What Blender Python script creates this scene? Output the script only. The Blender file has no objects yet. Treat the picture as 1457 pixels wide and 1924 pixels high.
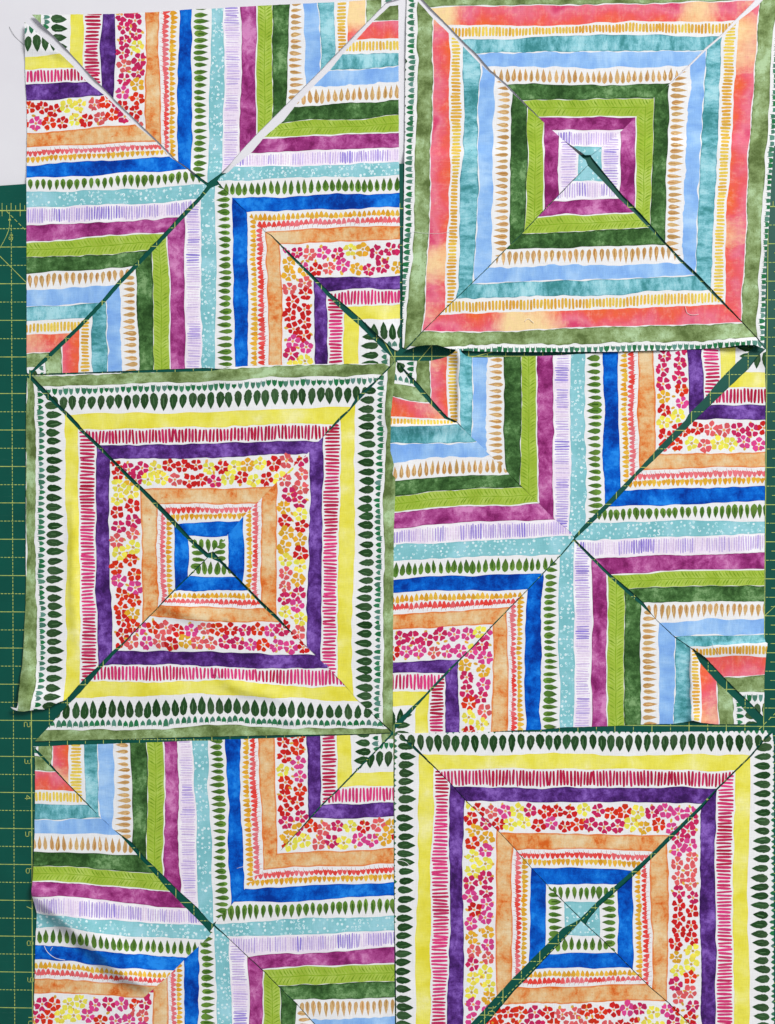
import bpy, math, random
import numpy as np
from mathutils import Vector, Matrix
from mathutils.geometry import delaunay_2d_cdt

# ------------------------------------------------------------------ camera
IN = 0.0254
F, CX, CY = 1450.0, 728.5, 962.0                  # focal length and centre of the photograph, in its pixels
CAM_D, PHI, PSI = 20.99 * IN, 0.0200, -0.01374    # height over the mat, small tilts
GA, GX0, GY0 = -0.00231, -10.2277, 4.06551        # how the mat's inch grid lies under the camera
c_, s_ = math.cos(PHI), math.sin(PHI)
RY = np.array([[c_, 0, s_], [0, 1, 0], [-s_, 0, c_]])
c_, s_ = math.cos(PSI), math.sin(PSI)
RX = np.array([[1, 0, 0], [0, c_, -s_], [0, s_, c_]])
ROT = RY @ RX
MM = 0.001
PXM = IN / 69.3                                   # about one photo pixel on the mat, in metres

sc = bpy.context.scene
cam_data = bpy.data.cameras.new("camera")
cam = bpy.data.objects.new("camera", cam_data)
sc.collection.objects.link(cam)
m4 = Matrix([list(ROT[i]) + [0] for i in range(3)] + [[0, 0, 0, 1]])
m4.translation = Vector((0, 0, CAM_D))
cam.matrix_world = m4
cam_data.sensor_fit = 'HORIZONTAL'
cam_data.sensor_width = 36.0
cam_data.lens = F / 1457.0 * 36.0
cam_data.clip_start, cam_data.clip_end = 0.01, 50.0
sc.camera = cam

# ------------------------------------------------------------------ light: soft daylight room, one window-like panel
world = bpy.data.worlds.new("World")
sc.world = world
world.use_nodes = True
bg = world.node_tree.nodes["Background"]
bg.inputs[0].default_value = (0.93, 0.96, 1.0, 1)
bg.inputs[1].default_value = 0.37


def area(name, loc, target, size, power, col):
    d = bpy.data.lights.new(name, 'AREA')
    d.shape = 'RECTANGLE'
    d.size, d.size_y = size
    d.energy, d.color = power, col
    o = bpy.data.objects.new(name, d)
    sc.collection.objects.link(o)
    o.location = loc
    o.rotation_euler = (Vector(target) - Vector(loc)).to_track_quat('-Z', 'Y').to_euler()
    return o


area("ceiling_lamp", (3.1, 2.9, 3.2), (0.0, 0.0, 0.0), (1.8, 1.8), 322.0, (1.0, 0.985, 0.96))
sc.view_settings.view_transform = 'Standard'
sc.view_settings.look = 'None'
sc.view_settings.exposure = 0.0
sc.view_settings.gamma = 1.0


# ------------------------------------------------------------------ helpers
def lift(u, v, z):
    """photo pixel + height over the mat (m) -> world point(s) on that ray"""
    u, v, z = np.asarray(u, float), np.asarray(v, float), np.asarray(z, float)
    d = np.stack([(u - CX) / F, -(v - CY) / F, -np.ones_like(u)], -1) @ ROT.T
    t = (z - CAM_D) / d[..., 2]
    return np.stack([d[..., 0] * t, d[..., 1] * t, z + 0 * t], -1)


def grid_pt(gx, gy, z):
    """inch grid of the mat -> world"""
    c, s = math.cos(GA), math.sin(GA)
    X, Y = gx + GX0, gy + GY0
    return ((c * X + s * Y) * IN, (s * X - c * Y) * IN, z)


def srgb(r, g, b):
    def f(c):
        c = max(0.0, c) / 255.0
        return c / 12.92 if c <= 0.04045 else ((c + 0.055) / 1.055) ** 2.4
    return (f(r), f(g), f(b))


def tag(o, label=None, cat=None, group=None, kind=None):
    for k, v in (("label", label), ("category", cat), ("group", group), ("kind", kind)):
        if v:
            o[k] = v
    return o


def link_mesh(name, verts, faces, mats, parent=None, smooth=False):
    me = bpy.data.meshes.new(name)
    me.from_pydata([tuple(map(float, p)) for p in verts], [], [list(map(int, f)) for f in faces])
    for m in mats:
        me.materials.append(m)
    if smooth:
        me.polygons.foreach_set("use_smooth", [True] * len(me.polygons))
    me.update()
    o = bpy.data.objects.new(name, me)
    sc.collection.objects.link(o)
    if parent:
        o.parent = parent
    return o


# ------------------------------------------------------------------ materials
class NT:
    def __init__(self, name):
        self.m = bpy.data.materials.new(name)
        self.m.use_nodes = True
        self.t = self.m.node_tree
        self.b = self.t.nodes["Principled BSDF"]
        self.b.inputs["Roughness"].default_value = 0.92
        self.b.inputs["Specular IOR Level"].default_value = 0.12

    def n(self, typ, **kw):
        nd = self.t.nodes.new(typ)
        for k, v in kw.items():
            setattr(nd, k, v)
        return nd

    def l(self, a, b):
        self.t.links.new(a, b)

    def math(self, op, a, b=None, c=None):
        nd = self.n("ShaderNodeMath", operation=op)
        for i, x in enumerate((a, b, c)):
            if x is None:
                continue
            if isinstance(x, (int, float)):
                nd.inputs[i].default_value = x
            else:
                self.l(x, nd.inputs[i])
        return nd.outputs[0]

    def noise(self, vec, scale, detail=4.0, rough=0.6, dist=0.0):
        nd = self.n("ShaderNodeTexNoise")
        nd.inputs["Scale"].default_value = scale
        nd.inputs["Detail"].default_value = detail
        nd.inputs["Roughness"].default_value = rough
        nd.inputs["Distortion"].default_value = dist
        self.l(vec, nd.inputs["Vector"])
        return nd.outputs["Fac"]

    def ramp(self, fac, stops, interp='LINEAR'):
        nd = self.n("ShaderNodeValToRGB")
        cr = nd.color_ramp
        cr.interpolation = interp
        while len(cr.elements) < len(stops):
            cr.elements.new(0.5)
        for e, (p, c) in zip(cr.elements, stops):
            e.position = p
            e.color = tuple(c) + (1,)
        self.l(fac, nd.inputs[0])
        return nd.outputs[0]

    def mix(self, fac, a, b, mode='MIX'):
        nd = self.n("ShaderNodeMix", data_type='RGBA', blend_type=mode)
        if isinstance(fac, (int, float)):
            nd.inputs[0].default_value = fac
        else:
            self.l(fac, nd.inputs[0])
        for i, x in ((6, a), (7, b)):
            if isinstance(x, tuple):
                nd.inputs[i].default_value = tuple(x) + (1,)
            else:
                self.l(x, nd.inputs[i])
        return nd.outputs[2]

    def uv(self, sx=1.0, sy=1.0):
        u = self.n("ShaderNodeUVMap", uv_map="fabric")
        mp = self.n("ShaderNodeMapping")
        mp.inputs["Scale"].default_value = (sx, sy, 1)
        self.l(u.outputs[0], mp.inputs[0])
        return mp.outputs[0]

    def weave(self, col):
        """fine cotton weave: thread-scale relief and a whisper of colour variation"""
        tc = self.n("ShaderNodeTexCoord").outputs["Object"]
        sep = self.n("ShaderNodeSeparateXYZ")
        self.l(tc, sep.inputs[0])
        wob = self.noise(tc, 160.0, 2.0)
        fx = self.math('SINE', self.math('MULTIPLY_ADD', wob, 5.0, self.math('MULTIPLY', sep.outputs[0], 9000.0)))
        fy = self.math('SINE', self.math('MULTIPLY_ADD', wob, -5.0, self.math('MULTIPLY', sep.outputs[1], 9000.0)))
        st = self.n("ShaderNodeMapping")
        st.inputs["Scale"].default_value = (1900, 130, 1)
        self.l(tc, st.inputs[0])
        st2 = self.n("ShaderNodeMapping")
        st2.inputs["Scale"].default_value = (130, 1900, 1)
        self.l(tc, st2.inputs[0])
        slub = self.math('ADD', self.noise(st.outputs[0], 1.0, 2.0), self.noise(st2.outputs[0], 1.0, 2.0))
        h = self.math('ADD', self.math('MULTIPLY', self.math('MULTIPLY', fx, fy), 0.5), slub)
        bp = self.n("ShaderNodeBump")
        bp.inputs["Strength"].default_value = 0.35
        bp.inputs["Distance"].default_value = 0.00012
        self.l(h, bp.inputs["Height"])
        self.l(bp.outputs[0], self.b.inputs["Normal"])
        v = self.math('MULTIPLY_ADD', self.math('SUBTRACT', slub, 1.0), 0.28, 1.0)
        hsv = self.n("ShaderNodeHueSaturation")
        self.l(v, hsv.inputs["Value"])
        self.l(col, hsv.inputs["Color"])
        self.l(hsv.outputs[0], self.b.inputs["Base Color"])
        return self.m


def wash(name, stops, scale=(1, 1), freq=1.6, detail=6.0, rough=0.62, dist=0.4, edge=None, edge_w=0.84, edge_s=0.8,
         speck=None, gran=0.34):
    """a watercolour band: pigment pooled by noise, darker line where the wash dried at its edge"""
    t = NT(name)
    vec = t.uv(*scale)
    soft = gran < 0.3
    n = t.noise(vec, freq * (1.1 if soft else 1.45), 8.0, 0.6 if soft else 0.7, dist * 0.6)
    n2 = t.noise(t.uv(0.35, 0.35), 1.0, 2.0)
    fac = t.math('MULTIPLY_ADD', t.math('SUBTRACT', n2, 0.5), 1.05, n)
    fac = t.math('MULTIPLY_ADD', t.math('SUBTRACT', fac, 0.5), 1.5 if soft else 1.95, 0.5)
    g = t.noise(t.uv(1, 1), 11.0, 5.0, 0.72)
    fac = t.math('MULTIPLY_ADD', t.math('SUBTRACT', g, 0.5), gran * 1.6, fac)
    col = t.ramp(fac, stops)
    if speck:
        sp = t.noise(t.uv(*speck[1]), speck[2], 3.0, 0.7)
        col = t.mix(t.ramp(sp, [(speck[3], (0, 0, 0)), (speck[3] + 0.1, (1, 1, 1))]), col, speck[0])
    if edge:
        u = t.n("ShaderNodeUVMap", uv_map="fabric")
        sp = t.n("ShaderNodeSeparateXYZ")
        t.l(u.outputs[0], sp.inputs[0])
        e = t.math('MULTIPLY', t.math('ABSOLUTE', t.math('SUBTRACT', sp.outputs[1], 0.5)), 2.0)
        en = t.noise(t.uv(1, 1), 4.0, 6.0, 0.7)
        e = t.math('MULTIPLY_ADD', t.math('SUBTRACT', en, 0.5), 0.42, e)
        r = t.ramp(e, [(edge_w - 0.17, (0, 0, 0)), (edge_w - 0.05, (edge_s * 0.4,) * 3), (edge_w - 0.005, (edge_s,) * 3)])
        col = t.mix(r, col, edge)
    return t.weave(col)


S = srgb
W = {}
W['SG'] = wash('sage_green_wash', [(0.12, S(88, 108, 58)), (0.4, S(124, 146, 92)), (0.62, S(148, 172, 120)), (0.9, S(178, 206, 160))],
               freq=0.9, edge=S(74, 92, 44), edge_w=0.93, edge_s=0.7, speck=(S(94, 114, 60), (1, 1), 5.0, 0.6))
W['CO'] = None
W['TE'] = wash('teal_wash', [(0.12, S(60, 134, 138)), (0.4, S(96, 168, 178)), (0.62, S(132, 196, 208)), (0.9, S(168, 218, 228))],
               scale=(1.6, 0.7), freq=1.1, edge=S(54, 118, 138), edge_w=0.96, edge_s=0.75, speck=(S(54, 124, 130), (2.4, 0.9), 3.6, 0.64))
W['LB'] = wash('sky_blue_wash', [(0.15, S(120, 166, 230)), (0.5, S(142, 186, 238)), (0.85, S(172, 208, 246))], scale=(1.2, 0.5), freq=0.9, gran=.15)
W['DG'] = wash('dark_green_wash', [(0.12, S(38, 70, 32)), (0.42, S(60, 98, 50)), (0.65, S(82, 124, 70)), (0.92, S(128, 166, 112))],
               freq=1.6, edge=S(36, 62, 28), edge_w=0.93, edge_s=0.8, speck=(S(34, 64, 28), (1, 1), 6.0, 0.6))
W['LM'] = wash('lime_wash', [(0.15, S(152, 178, 58)), (0.5, S(164, 190, 72)), (0.85, S(182, 204, 100))], freq=1.0, gran=.2)
W['MG'] = wash('magenta_wash', [(0.1, S(118, 28, 90)), (0.36, S(150, 50, 120)), (0.6, S(178, 82, 150)), (0.92, S(212, 136, 190))],
               freq=1.0, dist=0.7, edge=S(118, 30, 92), edge_w=0.94, edge_s=0.7)
W['LI'] = wash('pale_lilac_wash', [(0.3, S(234, 222, 238)), (0.5, S(240, 233, 243)), (0.7, S(244, 242, 247))], scale=(0.8, 0.4), freq=0.8, gran=.1)
W['AQ'] = wash('aqua_wash', [(0.15, S(118, 184, 192)), (0.5, S(134, 196, 204)), (0.85, S(158, 210, 222))], scale=(0.7, 0.4), freq=0.8,
               edge=S(100, 164, 178), edge_w=0.97, edge_s=0.5, gran=.15)
W['BL'] = wash('royal_blue_wash', [(0.12, S(0, 50, 146)), (0.4, S(0, 82, 188)), (0.65, S(6, 106, 212)), (0.92, S(34, 136, 234))],
               freq=1.2, edge=S(0, 48, 154), edge_w=0.92, edge_s=0.75)
W['OR'] = wash('orange_wash', [(0.06, S(212, 98, 32)), (0.24, S(224, 140, 76)), (0.42, S(226, 170, 112)), (0.62, S(228, 188, 136)), (0.92, S(232, 208, 166))],
               scale=(1, 0.8), freq=1.3, edge=S(222, 112, 42), edge_w=0.84, edge_s=0.75, speck=(S(222, 130, 60), (1, 1), 4.5, 0.62))
W['PU'] = wash('purple_wash', [(0.12, S(54, 24, 84)), (0.42, S(82, 42, 122)), (0.65, S(108, 68, 156)), (0.92, S(142, 102, 192))],
               freq=1.5, edge=S(56, 22, 82), edge_w=0.9, edge_s=0.8)
W['YE'] = wash('yellow_wash', [(0.12, S(224, 214, 58)), (0.45, S(232, 225, 92)), (0.7, S(236, 230, 120)), (0.92, S(241, 236, 158))],
               scale=(0.9, 0.6), freq=0.9, edge=S(228, 198, 50), edge_w=0.96, edge_s=0.6, gran=.25)

# the coral band bleeds from orange on one side to pink on the other, with pale yellow pools
t = NT('coral_wash')
u_ = t.n("ShaderNodeUVMap", uv_map="fabric")
sp_ = t.n("ShaderNodeSeparateXYZ")
t.l(u_.outputs[0], sp_.inputs[0])
n1 = t.noise(t.uv(0.55, 0.55), 1.0, 3.0, 0.5, 0.2)
n2 = t.noise(t.uv(1.0, 0.7), 3.2, 6.0, 0.68)
f_ = t.math('ADD', t.math('MULTIPLY', sp_.outputs[1], 0.5), t.math('MULTIPLY_ADD', t.math('SUBTRACT', n1, 0.5), 1.5, 0.25))
c1 = t.ramp(f_, [(0.1, S(234, 104, 56)), (0.28, S(234, 96, 80)), (0.46, S(230, 94, 104)), (0.72, S(230, 118, 140)), (0.98, S(212, 68, 110))])
n3 = t.noise(t.uv(0.17, 0.1), 1.0, 2.0, 0.4)
pool = t.ramp(t.math('MULTIPLY_ADD', t.math('SUBTRACT', n2, 0.5), 0.14, n3), [(0.54, (0, 0, 0)), (0.66, (1, 1, 1))])
c1 = t.mix(pool, c1, S(244, 214, 158))
gr = t.math('MULTIPLY_ADD', t.math('SUBTRACT', n2, 0.5), 0.75, 1.0)
lt = t.mix(t.ramp(n2, [(0.5, (0, 0, 0)), (0.85, (0.6,) * 3)]), c1, S(250, 190, 176))
W['CO'] = t.weave(lt)

t = NT('white_cotton')
cot = t.noise(t.n("ShaderNodeTexCoord").outputs["Object"], 40.0, 3.0)
COTTON = t.weave(t.ramp(cot, [(0.3, (0.80, 0.80, 0.815)), (0.7, (0.84, 0.84, 0.85))]))
t = NT('printed_motif')
at = t.n("ShaderNodeVertexColor", layer_name="ink")
nz = t.noise(t.uv(1, 1), 7.0, 4.0, 0.65)
nv = t.math('MULTIPLY_ADD', t.math('SUBTRACT', nz, 0.5), 0.6, 1.0)
hs = t.n("ShaderNodeHueSaturation")
t.l(nv, hs.inputs["Value"])
t.l(at.outputs["Color"], hs.inputs["Color"])
INK = t.weave(hs.outputs[0])
t = NT('loose_cotton_thread')
t.l(t.ramp(t.noise(t.n("ShaderNodeTexCoord").outputs["Object"], 900.0, 2.0), [(0.3, (0.78, 0.78, 0.76)), (0.7, (0.86, 0.86, 0.85))]), t.b.inputs["Base Color"])
THREAD = t.m
t = NT('dark_hair_thread')
t.l(t.ramp(t.noise(t.n("ShaderNodeTexCoord").outputs["Object"], 900.0, 2.0), [(0.3, (0.16, 0.17, 0.18)), (0.7, (0.24, 0.24, 0.25))]), t.b.inputs["Base Color"])
HAIR = t.m

t = NT('white_laminate')
tc = t.n("ShaderNodeTexCoord").outputs["Object"]
t.l(t.ramp(t.noise(tc, 14.0, 5.0), [(0.3, S(222, 220, 227)), (0.7, S(228, 227, 232))]), t.b.inputs["Base Color"])
t.b.inputs["Roughness"].default_value = 0.55
t.b.inputs["Specular IOR Level"].default_value = 0.25
bp = t.n("ShaderNodeBump")
bp.inputs["Strength"].default_value = 0.08
bp.inputs["Distance"].default_value = 0.0003
t.l(t.noise(tc, 1500.0, 2.0), bp.inputs["Height"])
t.l(bp.outputs[0], t.b.inputs["Normal"])
LAMINATE = t.m

t = NT('green_cutting_mat_vinyl')
tc = t.n("ShaderNodeTexCoord").outputs["Object"]
base = t.ramp(t.noise(tc, 30.0, 5.0), [(0.3, S(0, 73, 62)), (0.7, S(3, 83, 70))])
mp = t.n("ShaderNodeMapping")
mp.inputs["Scale"].default_value = (60, 900, 1)
t.l(tc, mp.inputs[0])
scr = t.ramp(t.noise(mp.outputs[0], 1.0, 6.0, 0.7), [(0.60, (0, 0, 0)), (0.78, (1, 1, 1))])
wear = t.ramp(t.noise(tc, 9.0, 2.0), [(0.52, (0, 0, 0)), (0.66, (0.45,) * 3)])
base = t.mix(t.mix(1.0, scr, wear, 'MULTIPLY'), base, S(96, 136, 124))
t.l(base, t.b.inputs["Base Color"])
t.b.inputs["Roughness"].default_value = 0.5
t.b.inputs["Specular IOR Level"].default_value = 0.22
bp = t.n("ShaderNodeBump")
bp.inputs["Strength"].default_value = 0.25
bp.inputs["Distance"].default_value = 0.0001
t.l(t.noise(tc, 2600.0, 2.0), bp.inputs["Height"])
t.l(bp.outputs[0], t.b.inputs["Normal"])
MAT = t.m
t = NT('yellow_mat_print')
tc = t.n("ShaderNodeTexCoord").outputs["Object"]
t.l(t.ramp(t.noise(tc, 320.0, 4.0), [(0.3, S(132, 164, 100)), (0.6, S(186, 200, 106))]), t.b.inputs["Base Color"])
t.b.inputs["Roughness"].default_value = 0.6
PRINT = t.m

# ------------------------------------------------------------------ the table and the cutting mat
MAT_T = 2.0 * MM
tb = link_mesh('tabletop', [(-0.9, -0.9, -MAT_T), (0.9, -0.9, -MAT_T), (0.9, 0.9, -MAT_T), (-0.9, 0.9, -MAT_T),
                            (-0.9, -0.9, -MAT_T - 0.03), (0.9, -0.9, -MAT_T - 0.03), (0.9, 0.9, -MAT_T - 0.03), (-0.9, 0.9, -MAT_T - 0.03)],
               [(0, 1, 2, 3), (7, 6, 5, 4), (0, 4, 5, 1), (1, 5, 6, 2), (2, 6, 7, 3), (3, 7, 4, 0)], [LAMINATE])
tag(tb, 'white laminate tabletop showing beside and between the fabric pieces', 'table', kind='structure')

EDGE_X = [-160, 0, 50, 400, 755, 1109, 1620]
EDGE_Y = [357.5, 348.5, 345, 326, 307, 289.5, 266]
rim = [(x, y) for x, y in zip(EDGE_X, EDGE_Y)] + [(1620, 2080), (-160, 2080)]
top = [lift(x, y, 0.0) for x, y in rim]
n = len(rim)
mv = [tuple(p) for p in top] + [(p[0], p[1], -MAT_T + 0.00002) for p in top]
mf = [list(range(n))[::-1]] + [[i, (i + 1) % n, n + (i + 1) % n, n + i] for i in range(n)] + [[n + i for i in range(n)]]
mat_o = link_mesh('cutting_mat', mv, mf, [MAT])
tag(mat_o, 'dark green cutting mat with yellow inch grid lying under the fabric', 'cutting mat')


class Strokes:
    def __init__(self):
        self.v, self.f = [], []

    def seg(self, p, q, w, z=0.00006):
        p, q = np.array(p[:2], float), np.array(q[:2], float)
        d = q - p
        L = np.hypot(*d)
        if L < 1e-9:
            return
        d /= L
        nn = np.array([-d[1], d[0]]) * w / 2
        p, q = p - d * w * 0.2, q + d * w * 0.2
        b = len(self.v)
        for r in (p - nn, q - nn, q + nn, p + nn):
            self.v.append((r[0], r[1], z))
        self.f.append((b, b + 1, b + 2, b + 3))

    def poly(self, pts, w, z=0.00006):
        for a, b in zip(pts, pts[1:]):
            self.seg(a, b, w, z)

    def dash(self, p, q, w, on, off, z=0.00006):
        p, q = np.array(p[:2], float), np.array(q[:2], float)
        L = np.hypot(*(q - p))
        s = 0.0
        while s < L:
            e = min(L, s + on)
            self.seg(p + (q - p) * s / L, p + (q - p) * e / L, w, z)
            s += on + off

    def build(self, name, parent):
        return link_mesh(name, self.v, self.f, [PRINT], parent)


LW = 0.50 * MM
gl, gd = Strokes(), Strokes()
for k in range(-11, 15):
    gl.seg(grid_pt(-3, k, 0), grid_pt(22, k, 0), LW)
    gd.dash(grid_pt(-3, k - 0.5, 0), grid_pt(22, k - 0.5, 0), LW * 0.95, 1.55 * MM, 0.95 * MM, 0.00004)
for k in range(-2, 22):
    gl.seg(grid_pt(k, -12 if k != 0 else -11, 0), grid_pt(k, 15, 0), LW if k else LW * 1.25, 0.00008)
    gd.dash(grid_pt(k - 0.5, -11.6, 0), grid_pt(k - 0.5, 15, 0), LW * 0.95, 1.6 * MM, 0.95 * MM, 0.0001)
gl.seg(grid_pt(12.5, 8.0, 0), grid_pt(12.5, 15, 0), LW, 0.00012)
gl.seg(grid_pt(11, 10.34 - 0.0, 0), grid_pt(14, 10.34, 0), LW, 0.00014)
gl.build('grid_line', mat_o)
gd.build('dashed_line', mat_o)
tk = Strokes()
tk.seg(grid_pt(-3, -11.99, 0), grid_pt(22, -11.99, 0), LW * 1.4, 0.00016)
for i in range(-24, 176):
    gx = i / 8.0
    big = i % 2 == 0
    tk.seg(grid_pt(gx, -12.0 - (0.19 if big else 0.13), 0), grid_pt(gx, -11.99 + (0.15 if i % 4 == 2 else 0), 0), LW * 0.8, 0.00018)
for i in range(-44, 30):
    if i % 4:
        tk.seg(grid_pt(20.17, i / 4.0, 0), grid_pt(20.6, i / 4.0, 0), LW * 0.8, 0.00018)
tk.build('ruler_tick', mat_o)
def P(x, y):
    return lift(x, y, 0.0)


def angle(kind, *a):
    st = Strokes()
    getattr(st, kind)(*a)
    st.build('angle_line', mat_o)


angle('seg', P(0, 481), P(60, 541), LW * 0.9, 0.0002)
angle('dash', P(13, 397), P(62, 446), LW, 2.3 * MM, 1.6 * MM, 0.0002)
angle('poly', [P(18, 398), P(18.6, 412), P(18, 425), P(16, 434), P(12, 444), P(7, 454), P(0, 466)], LW * 0.8, 0.0002)
angle('poly', [P(16.4, 414), P(18.6, 410), P(20.6, 414)], LW, 0.00022)
angle('dash', P(870, 1954), P(1110, 1712), LW, 1.8 * MM, 1.7 * MM, 0.0002)
angle('dash', P(1427, 1370), P(1480, 1318), LW, 2.4 * MM, 2.2 * MM, 0.0002)
angle('seg', P(1434, 1160), P(1475, 1122), LW * 0.8, 0.0002)
angle('dash', P(330, 395), P(60, 690), LW * 0.8, 1.6 * MM, 5 * MM, 0.0002)
angle('seg', P(884, 672), P(930, 660), LW, 0.0002)
angle('seg', P(786, 679), P(812, 648), LW, 0.0002)
angle('seg', P(716, 630), P(742, 676), LW * 1.2, 0.0002)
angle('seg', P(370, 352), P(396, 372), LW, 0.0002)

DIG = {'0': [[(.2, 0), (0, .15), (0, .85), (.2, 1), (.8, 1), (1, .85), (1, .15), (.8, 0), (.2, 0)]],
       '1': [[(.15, .75), (.55, 1), (.55, 0)]],
       '2': [[(0, 1), (.8, 1), (1, .86), (1, .62), (.82, .5), (.2, .5), (0, .36), (0, 0), (1, 0)]],
       '3': [[(0, 1), (.8, 1), (1, .86), (1, .62), (.82, .5), (.3, .5)], [(.82, .5), (1, .38), (1, .14), (.8, 0), (0, 0)]],
       '4': [[(.74, 0), (.74, .98), (0, .3), (1, .3)]],
       '5': [[(1, 1), (0, 1), (0, .55), (.8, .55), (1, .42), (1, .14), (.8, 0), (0, 0)]],
       '6': [[(.95, 1), (.2, 1), (0, .85), (0, .15), (.2, 0), (.8, 0), (1, .15), (1, .4), (.8, .54), (0, .54)]],
       '7': [[(0, 1), (1, 1), (.4, 0)]],
       '8': [[(.2, .52), (.05, .66), (.05, .86), (.2, 1), (.8, 1), (.95, .86), (.95, .66), (.8, .52), (.2, .52), (0, .38), (0, .14), (.2, 0),
              (.8, 0), (1, .14), (1, .38), (.8, .52)]],
       '9': [[(.05, 0), (.8, 0), (1, .15), (1, .85), (.8, 1), (.2, 1), (0, .85), (0, .6), (.2, .46), (1, .46)]]}


def number(txt, x0, y0, H, Wd, gap=3.0, ang=0.0):
    st = Strokes()
    for i, ch in enumerate(txt):
        for pl in DIG[ch]:
            pts = []
            for w, h in pl:
                dx, dy = h * H, w * Wd + i * (Wd + gap)
                ca, sa = math.cos(ang), math.sin(ang)
                pts.append(P(x0 + dx * ca - dy * sa, y0 + dx * sa + dy * ca))
            st.poly(pts, LW * 0.9, 0.00024)
    return st.build('printed_number', mat_o)


for ch, x0, y0 in (('2', 46, 1357), ('3', 47, 1426), ('4', 47.5, 1494), ('5', 48.5, 1563), ('6', 49.5, 1632), ('7', 50.5, 1700),
                   ('8', 51.5, 1768), ('9', 52.5, 1836.5)):
    number(ch, x0, y0, 11, 8.6)
number('10', 54, 1907, 11, 8.6)
number('10', 918, 1889.5, 11.5, 8.2, 2.6)
number('45', 19.5, 438, 6.5, 5.0, 1.8, 0.22)

# ------------------------------------------------------------------ the printed stripes, in the order they run across the bolt
ORDER = ['SG', 'DL', 'YE', 'PK', 'PU', 'FL', 'OR', 'TU', 'BL', 'LF', 'AQ', 'LI', 'MG', 'LM', 'DG', 'TN', 'LB', 'TE', 'GD', 'CO']
NAMES = {'SG': 'sage_green_stripe', 'DL': 'dark_leaf_stripe', 'YE': 'yellow_stripe', 'PK': 'pink_dash_stripe', 'PU': 'purple_stripe',
         'FL': 'flower_stripe', 'OR': 'orange_stripe', 'TU': 'tulip_bud_stripe', 'BL': 'royal_blue_stripe', 'LF': 'green_leaf_stripe',
         'AQ': 'dotted_aqua_stripe', 'LI': 'lilac_dash_stripe', 'MG': 'magenta_stripe', 'LM': 'lime_fern_stripe', 'DG': 'dark_green_stripe',
         'TN': 'tan_seed_stripe', 'LB': 'sky_blue_stripe', 'TE': 'teal_stripe', 'GD': 'gold_dash_stripe', 'CO': 'coral_stripe'}
LABELS = {'SG': 'mottled sage green stripe', 'DL': 'white stripe of dark green leaves and small sprigs', 'YE': 'plain yellow watercolour stripe',
          'PK': 'white stripe of crimson dashes', 'PU': 'mottled purple stripe', 'FL': 'white stripe of red, pink and yellow flowers',
          'OR': 'mottled orange stripe', 'TU': 'white stripe of red and gold buds', 'BL': 'bright royal blue stripe', 'LF': 'white stripe of green leaves',
          'AQ': 'aqua stripe with white dots', 'LI': 'pale stripe of lilac dashes', 'MG': 'mottled magenta stripe', 'LM': 'lime stripe with a fern pattern',
          'DG': 'mottled dark green stripe', 'TN': 'white stripe of tan seeds', 'LB': 'plain sky blue stripe', 'TE': 'mottled teal stripe',
          'GD': 'white stripe of small gold dashes', 'CO': 'coral stripe fading to pink and yellow'}
INSET = {'SG': (.9, 1.1), 'YE': (1.1, .9), 'PU': (1.0, 1.0), 'OR': (.9, .9), 'BL': (1.2, 1.2), 'AQ': (.6, .4), 'LI': (.2, .6), 'MG': (.7, 1.1),
         'LM': (1.1, .2), 'DG': (.2, .9), 'LB': (1.0, .9), 'TE': (.5, .8), 'CO': (1.0, .7)}
INSET_N = {'LB': 0.9, 'SG': 0.6, 'TE': 0.5}


def order_from(first, n, step):
    i = ORDER.index(first)
    return [ORDER[(i + step * k) % 20] for k in range(n)]


# every piece: outline in photo pixels, stripe direction, first stripe, order, and where the stripe borders lie at a few stations
PIECES = []


def piece(key, ori, first, step, outline, stations, layer, label, lifts=(), shift=0.0):
    n = len(next(iter(stations.values()))) - 1
    kinds = order_from(first, n, step)
    PIECES.append(dict(key=key, ori=ori, kinds=kinds, step=step, outline=outline, st=stations, layer=layer, label=label, lifts=lifts, shift=shift))


# ---- upper left block: stripes run out from the centre
piece('At', 'V', 'SG', 1,
      [(60, 27), (130, 26.5), (215, 25.5), (300, 21.5), (335, 19), (360, 16.5), (396, 16), (455, 12), (552, 7), (640, 3), (757, -5), (727, 3),
       (685, 46), (640, 92), (600, 134), (556, 178), (520, 214), (482, 252), (455, 281), (432, 308), (414, 326), (391, 343),
       (387, 341), (360, 320), (332, 301), (302, 270), (273, 242), (217, 188), (189, 159), (158, 128), (132, 99), (100, 66), (77, 44)],
      {20: [55, 77, 131, 158.5, 189, 216, 272, 301, 335, 363, 396, 422.5, 453, 483, 512, 542.5, 571, 600, 630.5, 654, 688.5, 718, 775],
       300: [55, 77, 131.5, 159, 190, 217.5, 273, 302.5, 333, 360.5, 391, 418, 450, 482.5, 512, 542.5, 575, 604, 632.5, 656, 690, 720, 777]},
      0.6, 'striped triangle pointing down, top piece of the upper left block on the white tabletop',
      [('bump', 70, 45, 30, 1.6), ('bump', 640, 80, (60, 30), 0.8)])
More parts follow.
